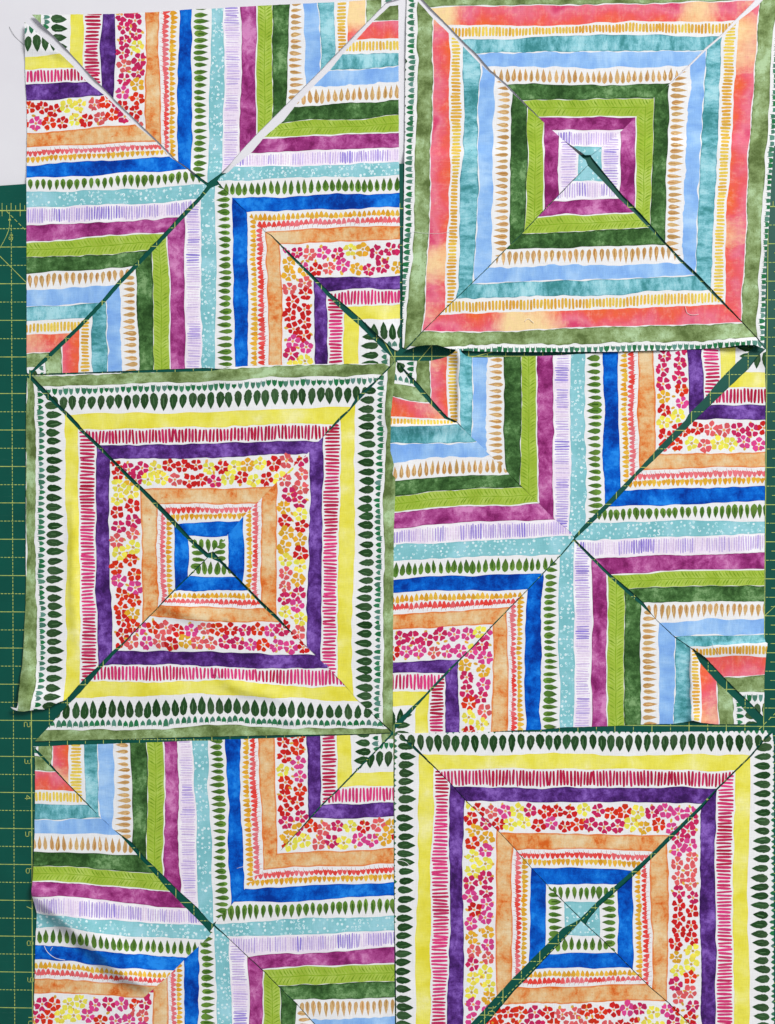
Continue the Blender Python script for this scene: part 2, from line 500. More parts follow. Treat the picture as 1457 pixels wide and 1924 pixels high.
piece('Al', 'H', 'SG', 1,
      [(46, 41), (60, 52), (98, 86), (136, 122), (162, 152), (196, 178), (251, 231), (295, 267), (316, 292), (353, 318), (362, 328), (389, 349),
       (376, 367), (340, 403), (312, 434), (283, 464), (253, 496), (222, 528), (195, 560), (166, 591), (145, 613), (110, 646), (79, 676), (54, 702),
       (50.5, 700), (50, 640), (50, 480), (49.5, 340), (51, 250), (50.5, 210), (47.5, 140)],
      {50: [15, 45, 105, 131.5, 157.5, 190.5, 248.5, 277.5, 308.5, 335.5, 361.5, 390.5, 424, 454, 483.5, 514, 545, 576.5, 602.5, 628.5, 662.5, 692, 750],
       220: [6, 36, 96, 122, 148.5, 176, 235, 270, 300, 328, 355, 384, 415, 444, 474, 504.5, 535, 565, 594.5, 622, 657, 687, 745],
       390: [3, 30, 86, 113, 140, 158, 221, 260, 287.5, 315, 345, 373, 403, 430, 461, 491, 525, 554, 588, 617, 653, 682, 740]},
      0.2, 'striped triangle pointing right, side piece of the upper left block, crossing the mat edge',
      [('bump', 52, 60, 34, 2.6), ('ridge', [(58, 92), (90, 92), (130, 104), (160, 126)], 1.3, 10, 16)])
piece('Ar', 'H', 'SG', -1,
      [(409, 339), (415, 331), (431, 322), (440, 313), (475, 284), (497, 257), (534, 226), (556, 197), (590, 161), (621, 131), (646, 99), (671, 73),
       (701, 40), (734, 9.5), (749, 9), (749.5, 200), (751.5, 420), (752, 600), (751, 655), (747, 660), (735, 652), (705, 624), (680, 600), (655, 578),
       (619, 549), (590, 518), (548, 478), (510, 441), (498, 434), (465, 398.5), (434, 368), (413, 345)],
      {440: [25, 56, 86, 111, 141, 169, 205, 235.5, 263, 289, 314, 339, 371, 401, 435, 464, 528, 556, 583, 610, 660, 690],
       748: [9, 38, 72, 96.5, 124.5, 155, 187.5, 217.5, 247.5, 276.5, 304.5, 328.5, 360.5, 389.5, 423, 450.5, 515, 542.5, 573, 600, 655, 690]},
      0.3, 'striped triangle pointing left, its straight side beside the green bordered block',
      [('bump', 560, 190, (26, 26), 0.9), ('bump', 700, 400, (40, 60), 0.7), ('bump', 720, 620, 26, 1.4)])
piece('Ab', 'V', 'DL', -1,
      [(411, 347), (433.5, 367.5), (465, 398.5), (499, 433.5), (509, 442.5), (546, 482), (586, 523), (612, 552), (646, 586), (676, 612), (700, 636), (722, 658),
       (742, 677), (735, 688), (560, 692), (480, 694), (420, 693), (400, 692), (385, 691), (300, 694), (200, 698), (100, 701), (60, 703),
       (60, 701.5), (86, 680), (117, 650), (151, 617), (172, 595), (201, 564), (229, 532), (259, 501), (289, 470), (317, 440), (346, 409), (379, 373),
       (396, 353)],
      {360: [30, 80, 113, 147, 168, 195, 223, 254, 283, 314, 346.5, 377.5, 405, 435, 465, 497, 526.5, 584, 611, 644, 672, 728, 760],
       690: [45, 84, 116.5, 149, 172.5, 202, 231, 260, 290, 320, 349, 378.5, 407, 439.5, 468.5, 503.5, 532.5, 592, 617, 647, 674.5, 731, 765]},
      0.0, 'striped triangle pointing up, bottom piece of the upper left block',
      [('bump', 735, 672, 22, 1.2)])
# ---- upper right block: nested squares with a sage border
piece('Bt', 'H', 'DL', -1,
      [(770, -40), (1455, -44), (1419.5, 0), (1384, 35), (1359.5, 61), (1329, 87), (1298, 118.5), (1264, 151), (1248, 167), (1226, 190), (1198, 216),
       (1168, 246), (1135, 273), (1112, 290.5), (1100, 291), (1079, 276), (1039, 249), (1014.5, 220.6), (984, 190), (955, 160), (921, 130), (898, 103),
       (869, 75), (847, 52), (811, 16), (790, -6)],
      {808: [-80, -22, 13, 50, 75, 101, 129, 158, 190, 220, 246, 274, 330],
       1100: [-80, -22, 8, 45, 66, 97, 127, 157, 186, 219, 243, 274, 330],
       1390: [-80, -26, 2, 38, 65, 93, 121.5, 156.5, 189, 219, 244, 273, 330]},
      0.5, 'triangle of nested stripes pointing down, topmost piece of the sage bordered block',
      [('bump', 1110, 275, 20, 1.2)])
PIECES[-1]['kinds'] = ['DL', 'SG', 'CO', 'GD', 'TE', 'LB', 'TN', 'DG', 'LM', 'MG', 'LI', 'AQ']
piece('Bl', 'V', 'DL', -1,
      [(764.5, -26), (764.5, 0), (762, 130), (761, 260), (759, 400), (757, 520), (756.5, 600), (756.5, 652), (762, 655), (792, 624), (836, 580), (888, 530),
       (916, 503), (949, 469), (976, 443), (1006, 411), (1039, 377), (1072, 343), (1105, 310), (1101, 300), (1095, 296), (1056, 260), (1027.5, 234.5), (996, 205.5),
       (966, 177), (930, 143), (902, 119), (873, 89), (846, 64), (814, 34), (785, 1), (770, -20)],
      {20: [727, 784, 814, 846.5, 873, 902.5, 930, 964, 995, 1026, 1055, 1089, 1140],
       384: [721, 778, 809, 844.5, 865.5, 897, 927, 957.5, 989.5, 1022, 1050, 1087, 1140],
       560: [709, 766.5, 798, 837, 857, 889, 922, 955, 987, 1019, 1048, 1086, 1140],
       640: [705, 762, 791, 833, 852, 885, 920, 952, 985, 1018, 1046, 1085, 1140]},
      0.7, 'triangle of nested stripes pointing right, side piece of the sage bordered block', [])
piece('Bb', 'H', 'AQ', 1,
      [(1105, 311), (1120, 326), (1140, 347), (1164, 373.5), (1191.5, 399), (1222, 430), (1253, 462), (1279, 492), (1311, 522), (1338, 551), (1363, 575), (1397, 608),
       (1425, 638), (1438, 656), (1419, 648), (1395, 648), (1359, 653), (1290, 656.5), (1222, 658.5), (1140, 661), (1040, 661), (960, 661), (900, 660),
       (865, 658), (845, 655), (822, 648), (800, 648), (782, 651), (762, 658), (771, 650),
       (792, 626), (836, 582), (888, 532), (916, 505), (949, 471), (976, 445), (1006, 413), (1039, 379), (1072, 345)],
      {800: [295, 342, 378, 411, 441, 471, 504, 534, 562, 590, 624, 650, 706],
       1040: [295, 341, 375, 405.5, 435, 467, 499, 528, 557.5, 583.5, 618, 648, 704],
       1430: [295, 338, 368, 393, 424, 452, 487, 512, 540, 567, 604, 637, 693]},
      2.2, 'nested stripe triangle with a curled lower edge, bottom piece of the sage bordered block',
      [('bump', 815, 655, (42, 22), 6.5), ('bump', 1400, 650, (46, 18), 4.0), ('bump', 1000, 664, (110, 10), 1.6), ('bump', 1220, 664, (90, 10), 1.4)])
PIECES[-1]['kinds'] = ['AQ', 'LI', 'MG', 'LM', 'DG', 'TN', 'LB', 'TE', 'GD', 'CO', 'SG', 'DL']
PIECES[-1]['step'] = -1
PIECES[-1]['step'] = 1
piece('Br', 'V', 'AQ', 1,
      [(1110, 291), (1131, 272), (1164, 246), (1194, 215), (1222, 189.5), (1246, 168), (1265, 153), (1300, 121), (1331.5, 90), (1363.5, 63.5), (1389, 38), (1424.5, 10.5),
       (1437, -3), (1465, -30), (1464, 40), (1462, 150), (1457, 250), (1450, 340), (1447, 400), (1441, 477), (1438.5, 587), (1436.5, 650), (1425, 635), (1396, 604.5),
       (1362, 568), (1334, 538), (1308, 511), (1281, 486), (1247, 450), (1218, 416), (1190, 385), (1173, 369), (1147, 338), (1127, 313), (1114, 297)],
      {40: [1080, 1131, 1168, 1202, 1234, 1265, 1301, 1332, 1361, 1387, 1425, 1457, 1513],
       384: [1080, 1131, 1163, 1193, 1223, 1252, 1284.5, 1312, 1343.5, 1367.5, 1403, 1435, 1491],
       640: [1080, 1128, 1160, 1190, 1219, 1247, 1280, 1305, 1337, 1358, 1393, 1423, 1479]},
      0.9, 'triangle of nested stripes pointing left, far side piece of the sage bordered block',
      [('bump', 1432, 640, (16, 30), 3.0), ('bump', 1445, 500, (10, 60), 1.2)])
# ---- middle left block: nested squares, sage and leaf border
piece('Ct', 'H', 'SG', 1,
      [(60, 706), (85, 705), (110, 704), (192, 701), (300, 699.5), (396, 697), (420, 693), (442, 689), (497, 686), (600, 684), (689, 683), (737, 682.5), (708, 713), (671, 744),
       (657, 768), (640, 782), (614, 811), (602, 828), (579, 853), (522, 906), (492, 938), (459, 971), (429, 1006), (399, 1037), (391, 1039),
       (358, 1010), (328, 976), (304, 951), (270, 918), (245, 894), (214, 864), (189, 837), (159, 809.5), (134, 781), (118, 766.5), (83, 729)],
      {70: [706, 728.5, 781, 810, 838, 866.5, 920, 950, 983, 1010, 1040, 1080],
       730: [680, 704, 762, 794, 825, 853, 912, 946, 978, 1008.5, 1038.5, 1080]},
      2.0, 'triangle of nested stripes pointing down, top piece of the leaf bordered block',
      [('bump', 420, 700, (40, 16), 1.6), ('bump', 690, 735, 30, 1.0)])
piece('Cl', 'V', 'SG', 1,
      [(51, 709), (56, 712), (80, 739), (120, 777), (149.5, 809), (180, 838), (208, 865), (239, 898), (269, 927), (300, 960), (326, 987), (359, 1020), (389, 1048),
       (357, 1079), (328, 1107), (307, 1129), (295, 1142.5), (259, 1179), (233, 1206), (211, 1223.5), (184, 1252), (154, 1280), (134, 1303), (123.5, 1315), (108, 1321),
       (94, 1329.5), (84, 1333), (70, 1333), (58, 1335), (45, 1337), (33, 1336), (24, 1333), (19.5, 1328.5), (31, 1331), (33.5, 1325), (34.5, 1310), (36, 1294), (38.5, 1270),
       (42, 1250), (45, 1198), (48, 1138), (49, 1100), (48.5, 1060), (49, 880), (49, 797), (50, 740)],
      {720: [49, 65.5, 120.5, 148, 179, 206, 262, 297, 324, 354, 388, 420],
       1080: [47, 69, 124, 150, 180, 208.5, 265.5, 298, 327.5, 355.5, 389, 420],
       1220: [42, 69, 123.5, 151, 182, 210.5, 266.5, 298, 327.5, 355.5, 389, 420],
       1290: [34, 67, 122, 152, 183, 211, 267, 298, 328, 355.5, 389, 420],
       1330: [31, 59, 116, 152, 183, 211, 267, 298, 328, 355.5, 389, 420]},
      1.8, 'triangle of nested stripes with a curled sage corner lying over the mat numbers',
      [('bump', 40, 1322, (34, 34), 5.5), ('bump', 52, 1262, (14, 46), 1.8), ('ridge', [(136, 940), (139, 1010), (138, 1080), (140, 1150), (142, 1200)], 1.5, 9, 9),
       ('bump', 100, 1318, (26, 20), 2.6), ('bump', 22, 1330, (7, 6), 2.0)])
piece('Cb', 'H', 'AQ', -1,
      [(66, 1393), (93, 1364), (112.5, 1341), (128, 1324), (140, 1313), (165, 1286), (192, 1254), (220, 1224), (259, 1182), (300, 1139.5), (329, 1109.5), (357, 1082),
       (392, 1047), (412, 1056), (437, 1080), (468, 1112), (497, 1143), (527, 1171), (543, 1186), (557.5, 1194.5), (593, 1228), (620, 1255), (647.5, 1284.5), (670, 1314), (704, 1346),
       (736, 1377), (690, 1379), (635, 1380), (552, 1381), (442, 1383), (360, 1385), (220, 1389)],
      {80: [1035, 1048, 1081, 1109, 1132, 1160, 1224, 1253, 1282, 1315, 1370, 1400],
       300: [1035, 1048, 1081, 1110, 1134, 1162, 1222, 1250, 1279, 1307, 1368, 1397],
       430: [1035, 1048, 1081, 1111, 1143, 1169, 1227, 1255, 1279, 1308, 1363, 1392],
       530: [1035, 1048, 1080, 1111, 1143, 1172, 1228, 1256, 1287, 1313, 1366, 1392],
       720: [1035, 1048, 1080, 1112, 1144, 1173, 1230, 1258, 1289, 1318, 1367, 1390]},
      1.5, 'rumpled triangle of nested stripes pointing up, bottom piece of the leaf bordered block',
      [('ridge', [(288, 1130), (312, 1140), (336, 1148), (366, 1158), (410, 1166)], 2.5, 13, 24), ('bump', 330, 1208, (40, 16), 1.6),
       ('ridge', [(418, 1278), (440, 1290), (466, 1298), (496, 1303), (540, 1318)], 2.0, 11, 22), ('bump', 545, 1352, (24, 12), 1.5), ('bump', 300, 1290, (50, 30), 1.3)])
PIECES[-1]['kinds'] = ['AQ', 'LF', 'BL', 'TU', 'OR', 'FL', 'PU', 'PK', 'YE', 'DL', 'SG']
piece('Cr', 'V', 'AQ', -1,
      [(745, 680), (743, 700), (741, 725), (735, 775), (734, 847), (739, 866), (743, 885), (743, 935), (740.5, 990), (740, 1060), (739, 1200), (738, 1375),
       (704, 1344.5), (670, 1313), (646, 1285), (618, 1256), (591, 1229), (556, 1195), (544, 1183), (521, 1157), (488, 1126), (457, 1095), (427, 1064), (398, 1033),
       (427, 1006), (457, 971), (490, 938), (520, 906), (577, 853), (600, 828), (618, 811), (643, 786), (658, 771), (676, 751), (712, 713), (740, 683)],
      {720: [395, 398, 429, 459, 492, 523, 582, 613, 643, 671, 726, 750],
       1000: [395, 398, 428, 458.5, 491, 522, 579, 606, 636, 666, 720.5, 750],
       1340: [395, 398, 426, 456, 487, 518, 576, 605, 633.5, 664, 719, 748]},
      2.4, 'triangle of nested stripes pointing left, side piece of the leaf bordered block',
      [('bump', 738, 800, (16, 60), 1.8), ('bump', 700, 740, 20, 1.0)])
PIECES[-1]['kinds'] = ['AQ', 'LF', 'BL', 'TU', 'OR', 'FL', 'PU', 'PK', 'YE', 'DL', 'SG']
# ---- middle right block: stripes run out from the centre
piece('Dt', 'V', 'DL', -1,
      [(746, 677.5), (758, 677), (780, 678), (808, 678), (828, 674), (841, 669.5), (851, 664), (859, 655.5), (864, 655), (868, 662), (876, 668), (888, 671.5), (917, 671.5),
       (994, 669.5), (1057, 667), (1134, 662.5), (1200, 660.5), (1293, 657), (1360, 654), (1418, 651), (1382, 684), (1353, 714), (1323, 750), (1294, 779), (1288, 790), (1260, 818),
       (1233, 846), (1200, 882), (1167, 916), (1135, 950), (1101, 983), (1079, 1008), (1072, 999), (1039.5, 972.5), (1012, 944), (982, 915), (954, 887), (916, 850), (888, 823),
       (858, 791), (854, 789), (841, 783), (813, 752), (786, 720), (757, 690)],
      {670: [722, 780.5, 809.5, 842.5, 863.5, 886.5, 916, 946.5, 978.5, 1008, 1040.5, 1073, 1101, 1133, 1164.5, 1198, 1230.5, 1293, 1322.5, 1352.5, 1382, 1440, 1470],
       1000: [722, 780, 812, 843, 863.5, 888, 918, 950, 981, 1012, 1041, 1070.5, 1100.5, 1134.5, 1166.5, 1199.5, 1233, 1295, 1325, 1354, 1384, 1440, 1470]},
      0.6, 'striped triangle pleated at its gold stripe, top piece of the middle right block',
      [('bump', 862, 664, (16, 18), 3.6), ('ridge', [(863.5, 650), (863.5, 690), (863, 730), (862.5, 770), (861, 810)], 2.4, 6, 14)])
piece('Dl', 'H', 'DL', -1,
      [(747, 679), (754, 690), (778, 724), (809, 759), (835, 786), (853, 793.5), (858, 793.5), (889.5, 823.5), (918, 850.5), (956, 887.5), (984, 915.5), (1014, 944.5), (1041.5, 973),
       (1073, 999.5), (1079, 1011), (1055, 1041), (1024, 1072.5), (992, 1107), (956, 1143), (923, 1177), (888, 1215), (866, 1236), (848, 1253), (818, 1284), (796, 1308), (766, 1336),
       (739, 1363), (738, 1220), (739, 1110), (738, 1000), (740, 970), (739, 900), (733, 850), (731, 800), (734, 750), (738, 715), (742, 685)],
      {740: [663, 719, 747, 783.5, 801, 834, 871, 904, 933, 964, 993.5, 1025, 1054, 1089, 1116, 1153, 1183, 1242, 1268, 1300, 1328.5, 1386],
       800: [675, 731, 757, 787, 799, 833, 863, 898, 925.5, 956, 987, 1021, 1051, 1084.5, 1113, 1151, 1181, 1239, 1267, 1299, 1327, 1385],
       1070: [690, 746, 765, 788, 794, 826, 855, 885, 914, 943, 976, 1006, 1041, 1073, 1105, 1132, 1168, 1230, 1260, 1292, 1320, 1378]},
      0.2, 'striped triangle pointing right, its straight side against the leaf bordered block',
      [('ridge', [(735, 800), (770, 801), (805, 800), (850, 797), (890, 800)], 2.6, 12, 5), ('bump', 745, 880, (26, 50), 1.2), ('bump', 748, 740, 20, 1.2)])
piece('Dr', 'H', 'DL', 1,
      [(1440, 655), (1438, 700), (1439.5, 730), (1438.6, 777), (1438, 915), (1437.5, 1040), (1436.5, 1120), (1436.5, 1195), (1439, 1206), (1443, 1209), (1440, 1235), (1437, 1274),
       (1436.5, 1320), (1434, 1345.5), (1410, 1320), (1386.5, 1298), (1364.5, 1276), (1326, 1235), (1304, 1219.5), (1299, 1217), (1268, 1195.5), (1235, 1165), (1226, 1154.5), (1209, 1131),
       (1179, 1104), (1147, 1078), (1115, 1046), (1083, 1015), (1081, 1013), (1109, 987), (1146, 951), (1178, 918), (1196, 895), (1216, 877), (1252, 843), (1305, 791), (1338, 759),
       (1369, 729), (1407, 693), (1430, 664)],
      {1100: [646, 702, 735, 765, 797, 858, 889, 922, 953.5, 982, 1014, 1048, 1081, 1109, 1138, 1174, 1203, 1222, 1238, 1285, 1310, 1366],
       1270: [644, 700, 730.5, 762, 792.5, 852, 882.5, 916.5, 949, 978.5, 1008.5, 1042, 1073.5, 1103, 1133, 1167.5, 1198, 1216, 1234, 1276, 1305, 1361],
       1435: [642, 698, 727, 759.5, 789, 847.5, 877, 912.5, 944, 977, 1004.5, 1039, 1070, 1099, 1129.5, 1161, 1189.5, 1209.5, 1232.5, 1269, 1301, 1357]},
      0.4, 'striped triangle pointing left, its straight side along the bare strip of mat',
      [('ridge', [(1296, 1212), (1330, 1213), (1370, 1213), (1405, 1211), (1450, 1208)], 2.6, 22, 4), ('bump', 1440, 672, (14, 20), 1.5)])
piece('Db', 'V', 'DL', 1,
      [(1080, 1018), (1113, 1052), (1142, 1081), (1175, 1111), (1204, 1135.5), (1227, 1157.5), (1235, 1166.5), (1268, 1198), (1298.6, 1218), (1304, 1224), (1315, 1244), (1320.5, 1251), (1349, 1283),
       (1381, 1313), (1400, 1335), (1424, 1359), (1400, 1361), (1345, 1361), (1318, 1358), (1303, 1354), (1288, 1357), (1268, 1360), (1205, 1361.5), (1142, 1364.5), (1057, 1367), (1022, 1370.6),
       (959, 1373), (864, 1379), (742, 1379), (744, 1369), (756, 1359), (778, 1334), (805, 1304), (834, 1274), (863, 1243), (890, 1216), (924, 1179), (957, 1145), (991, 1110), (1024, 1075.5),
       (1056, 1043), (1079, 1016)],
      {1020: [720, 777, 806, 836, 864, 924, 956, 987.5, 1021, 1051.5, 1080, 1113, 1141, 1174.5, 1206, 1240, 1270, 1299.5, 1318, 1349, 1380, 1440],
       1365: [720, 777.5, 806, 835.5, 863.5, 924, 955, 987, 1018, 1050.5, 1079, 1111.5, 1142, 1173, 1205.5, 1237.5, 1268, 1298.5, 1317, 1349, 1379, 1440]},
      0.0, 'striped triangle pleated at its gold stripe, bottom piece of the middle right block',
      [('ridge', [(1300, 1195), (1300, 1240), (1300, 1290), (1300, 1330), (1301, 1380)], 2.3, 5, 26), ('bump', 1302, 1350, (14, 16), 1.5)])
# ---- bottom left block: stripes run out from the centre
piece('Et', 'V', 'DL', -1,
      [(62, 1403), (99, 1402), (129, 1400), (244, 1396.5), (302, 1394.5), (364, 1392), (400, 1391.5), (425, 1389.5), (516, 1387), (577, 1384), (640, 1382), (700, 1380), (735, 1378.5), (713, 1403),
       (684, 1432), (634.5, 1483), (604, 1512), (580, 1539), (552, 1571), (524, 1602), (494.5, 1636), (462.5, 1669), (435, 1701), (409, 1730), (400, 1736), (393, 1731), (370.6, 1705),
       (336, 1674), (306, 1644), (277, 1616), (248, 1583), (214, 1559), (187, 1534), (159, 1504), (129, 1473.5), (96, 1436.5), (76, 1415)],
      {1395: [15, 72, 98, 130.5, 156, 185, 213.5, 244, 275, 306.5, 334, 364, 391, 423.5, 452.5, 486.5, 517, 576.5, 603.5, 633.5, 663, 714.5, 745],
       1720: [15, 72, 98, 133, 161, 189, 216, 250, 279, 310, 340.5, 372, 401, 432.5, 461, 494, 525, 580, 604, 636, 664, 714.5, 745]},
      0.7, 'striped triangle pointing down, top piece of the bottom left block', [('bump', 600, 1384, (60, 8), 0.5)])
piece('El', 'H', 'DL', -1,
      [(64, 1406), (70, 1416), (101.6, 1448), (137, 1484), (165, 1513), (195, 1542), (229, 1573), (261, 1610), (285.5, 1636.5), (313, 1669), (343, 1700), (381.6, 1738), (397, 1755),
       (384, 1768), (371, 1781), (351, 1799), (328, 1823), (314, 1837), (296.5, 1851), (263.5, 1881), (228, 1924), (180, 1980), (62, 1980), (62, 1924), (62.6, 1908), (65, 1853), (66, 1800),
       (66.5, 1771), (68.5, 1735), (69, 1716), (64, 1697), (60, 1684), (59, 1674), (61, 1658), (62.6, 1636), (65, 1560), (66, 1477), (66, 1430)],
      {65: [1363, 1419, 1449.5, 1486.5, 1509.5, 1539, 1566, 1599, 1628, 1657.5, 1685, 1716.5, 1744.5, 1776, 1806, 1839, 1868, 1927, 1955, 1985, 2013],
       130: [1363, 1419, 1449.5, 1487, 1511, 1539.5, 1567, 1601, 1630, 1660, 1688, 1722, 1746, 1778, 1808, 1841, 1869, 1928, 1957, 1986, 2014],
       200: [1363, 1419, 1449.5, 1488, 1513.5, 1540.5, 1570, 1604, 1634, 1664, 1694, 1729, 1756, 1786, 1816, 1847, 1873, 1931, 1960, 1990, 2018],
       290: [1363, 1419, 1450, 1489, 1515, 1543, 1577, 1608, 1641, 1671, 1702, 1734.5, 1762, 1796, 1824, 1850, 1876.5, 1936, 1965, 1995, 2022],
       395: [1363, 1419, 1450, 1490, 1517, 1545, 1582, 1613, 1647, 1678, 1709, 1738, 1765, 1802, 1829, 1852, 1880, 1940, 1970, 2000, 2030]},
      1.4, 'rumpled striped triangle with loose white threads beside the mat numbers',
      [('ridge', [(50, 1664), (74, 1690), (96, 1708), (128, 1736), (156, 1764), (186, 1788), (210, 1812), (236, 1832), (266, 1848)], 6.2, 16, 60),
       ('ridge', [(222, 1836), (250, 1844), (276, 1852), (300, 1856)], 2.2, 10, 26), ('bump', 70, 1676, (16, 14), 1.6), ('ridge', [(150, 1740), (200, 1770), (250, 1800)], 0.9, 10, 14)])
piece('Er', 'H', 'SG', 1,
      [(738, 1381), (739.5, 1392), (740, 1520), (740.5, 1650), (741, 1771), (742.5, 1924), (743, 1960), (628, 1960), (593, 1925), (555, 1883), (525, 1854), (494.5, 1823), (467, 1798), (431, 1764),
       (404, 1738), (407, 1731), (434, 1702), (461, 1670), (493, 1637), (523, 1603), (552, 1573), (581, 1542), (605, 1515), (635.5, 1486), (685, 1435), (714, 1406)],
      {420: [1373, 1400, 1460, 1488, 1515.5, 1545.5, 1607, 1639.5, 1669, 1698, 1734, 1762, 1799, 1825, 1857, 1888, 1922, 1950, 1980, 2010],
       738: [1365, 1390, 1448, 1477, 1506.5, 1534.5, 1593, 1623.5, 1657.5, 1686.5, 1719.5, 1749.5, 1781, 1810.5, 1844, 1873, 1909, 1937, 1967, 1995]},
      0.9, 'striped triangle pointing left, its straight side against the bottom right block', [('bump', 445, 1715, 30, 0.6)])
piece('Eb', 'V', 'PU', 1,
      [(402, 1741), (431, 1765.5), (467, 1800), (494.5, 1825), (525, 1856), (555, 1885), (593, 1927), (626, 1960), (190, 1960), (228, 1921), (263.5, 1878), (296.5, 1848), (314, 1833), (328, 1819),
       (351, 1794), (371, 1777), (390, 1757)],
      {1760: [195, 225, 283, 314, 343, 372, 403, 431, 466, 494.5, 526, 556, 590, 620, 650],
       1924: [196, 226, 286, 317, 347, 376, 406, 436, 466.5, 495.5, 526.5, 557, 591, 621, 650]},
      0.3, 'striped triangle pointing up, lowest piece of the bottom left block', [])
# ---- bottom right block: nested squares with a dark leaf border
piece('Ft', 'H', 'SG', 1,
      [(746, 1377), (756, 1378), (900, 1375.5), (1057, 1375), (1120, 1374.5), (1222, 1376), (1386, 1374), (1430, 1372.5), (1450, 1373), (1438.6, 1385), (1411, 1418.6), (1380, 1449), (1348, 1480.5),
       (1318, 1512), (1286, 1543), (1255, 1573), (1222, 1606), (1190, 1635), (1154, 1666.7), (1123, 1694), (1092, 1725), (1060, 1694.5), (1026, 1659), (996, 1627), (967, 1593), (937, 1561),
       (906, 1533), (876.5, 1504), (849, 1473.5), (821.6, 1445), (791, 1414), (775, 1397)],
      {760: [1335, 1361, 1417, 1446, 1477.5, 1506, 1563, 1593, 1630, 1661, 1695.5, 1740],
       1100: [1335, 1361, 1417, 1446, 1479.5, 1508.5, 1566, 1598, 1631, 1662, 1695.5, 1740],
       1440: [1335, 1361, 1418, 1449, 1481, 1511, 1573, 1606, 1635, 1663.5, 1696, 1740]},
      1.6, 'triangle of nested stripes pointing down, top piece of the dark leaf bordered block', [])
piece('Fl', 'V', 'SG', 1,
      [(742, 1378), (752, 1381), (769, 1400), (788, 1417), (820.5, 1446.5), (848.8, 1475.2), (876, 1505.4), (905.7, 1534.2), (936.5, 1562.2), (966.7, 1594.4), (995.7, 1628.2), (1025.7, 1660.3), (1059.6, 1695.7), (1091.5, 1727),
       (1085, 1722), (1057.7, 1744.6), (1025, 1777.6), (994.5, 1808), (961.6, 1841), (934, 1871), (907, 1901), (886, 1923), (850, 1960), (745.5, 1960), (745, 1924), (744, 1800), (742, 1740), (741.5, 1530)],
      {1390: [702, 729, 787.5, 818, 848, 875, 934, 966, 996, 1026, 1059.5, 1100],
       1660: [700, 727, 783, 811, 843.5, 872, 931.5, 964, 995.5, 1026, 1060, 1100],
       1924: [698, 724, 780.5, 809.5, 841, 872, 931, 963, 994.5, 1026, 1060, 1100]},
      1.2, 'triangle of nested stripes pointing right, side piece of the dark leaf bordered block', [])
PIECES[-1]['outline'].remove((1085, 1722))
piece('Fr', 'V', 'AQ', -1,
      [(1452, 1378), (1454.5, 1400), (1455, 1500), (1454.5, 1600), (1454.5, 1700), (1455, 1850), (1455.5, 1960), (1335, 1960), (1296, 1923), (1256, 1883), (1223, 1855), (1191.5, 1824), (1160, 1792),
       (1126, 1759), (1102, 1737), (1106, 1728), (1126, 1704), (1160, 1674), (1191.5, 1646), (1223, 1615.5), (1255, 1584), (1288, 1551), (1320, 1519), (1349, 1484), (1381, 1452), (1413, 1421), (1440, 1388)],
      {1390: [1095, 1127, 1159, 1191, 1223, 1255.5, 1321, 1350, 1382, 1413, 1470, 1500],
       1650: [1095, 1127, 1159, 1191, 1223, 1256, 1315, 1346, 1378, 1408, 1466, 1500],
       1924: [1095, 1127, 1159.5, 1190.5, 1224, 1256, 1317.5, 1347, 1378, 1409, 1467, 1500]},
      1.1, 'triangle of nested stripes pointing left, far side piece of the dark leaf bordered block', [])
PIECES[-1]['kinds'] = ['AQ', 'LF', 'BL', 'TU', 'OR', 'FL', 'PU', 'PK', 'YE', 'DL', 'SG']
piece('Fb', 'H', 'AQ', -1,
      [(1092, 1731), (1099, 1737), (1126, 1761), (1160, 1794), (1191.5, 1826), (1223, 1857), (1256, 1885), (1296, 1925), (1333, 1960), (885, 1960), (905, 1934), (920, 1918), (944, 1890), (968, 1861),
       (994.5, 1835), (1016.5, 1811), (1040, 1786), (1068, 1757)],
      {900: [1726, 1757, 1792, 1824, 1855.5, 1889, 1948, 1978],
       1290: [1726, 1756, 1788, 1818, 1848, 1881, 1940, 1970]},
      1.4, 'triangle of nested stripes pointing up, lowest piece of the dark leaf bordered block', [])
PIECES[-1]['kinds'] = ['AQ', 'LF', 'BL', 'TU', 'OR', 'FL', 'PU']


# ------------------------------------------------------------------ cloth: heights, wrinkles, curled edges
MATL_X, MATL_Y = np.array(EDGE_X, float), np.array(EDGE_Y, float)


def sstep(a, b, x):
    t = np.clip((x - a) / (b - a), 0, 1)
    return t * t * (3 - 2 * t)


def seg_dist(x, y, p, q):
    px, py = q[0] - p[0], q[1] - p[1]
    L2 = px * px + py * py + 1e-9
    t = np.clip(((x - p[0]) * px + (y - p[1]) * py) / L2, 0, 1)
    return np.hypot(x - p[0] - t * px, y - p[1] - t * py), t


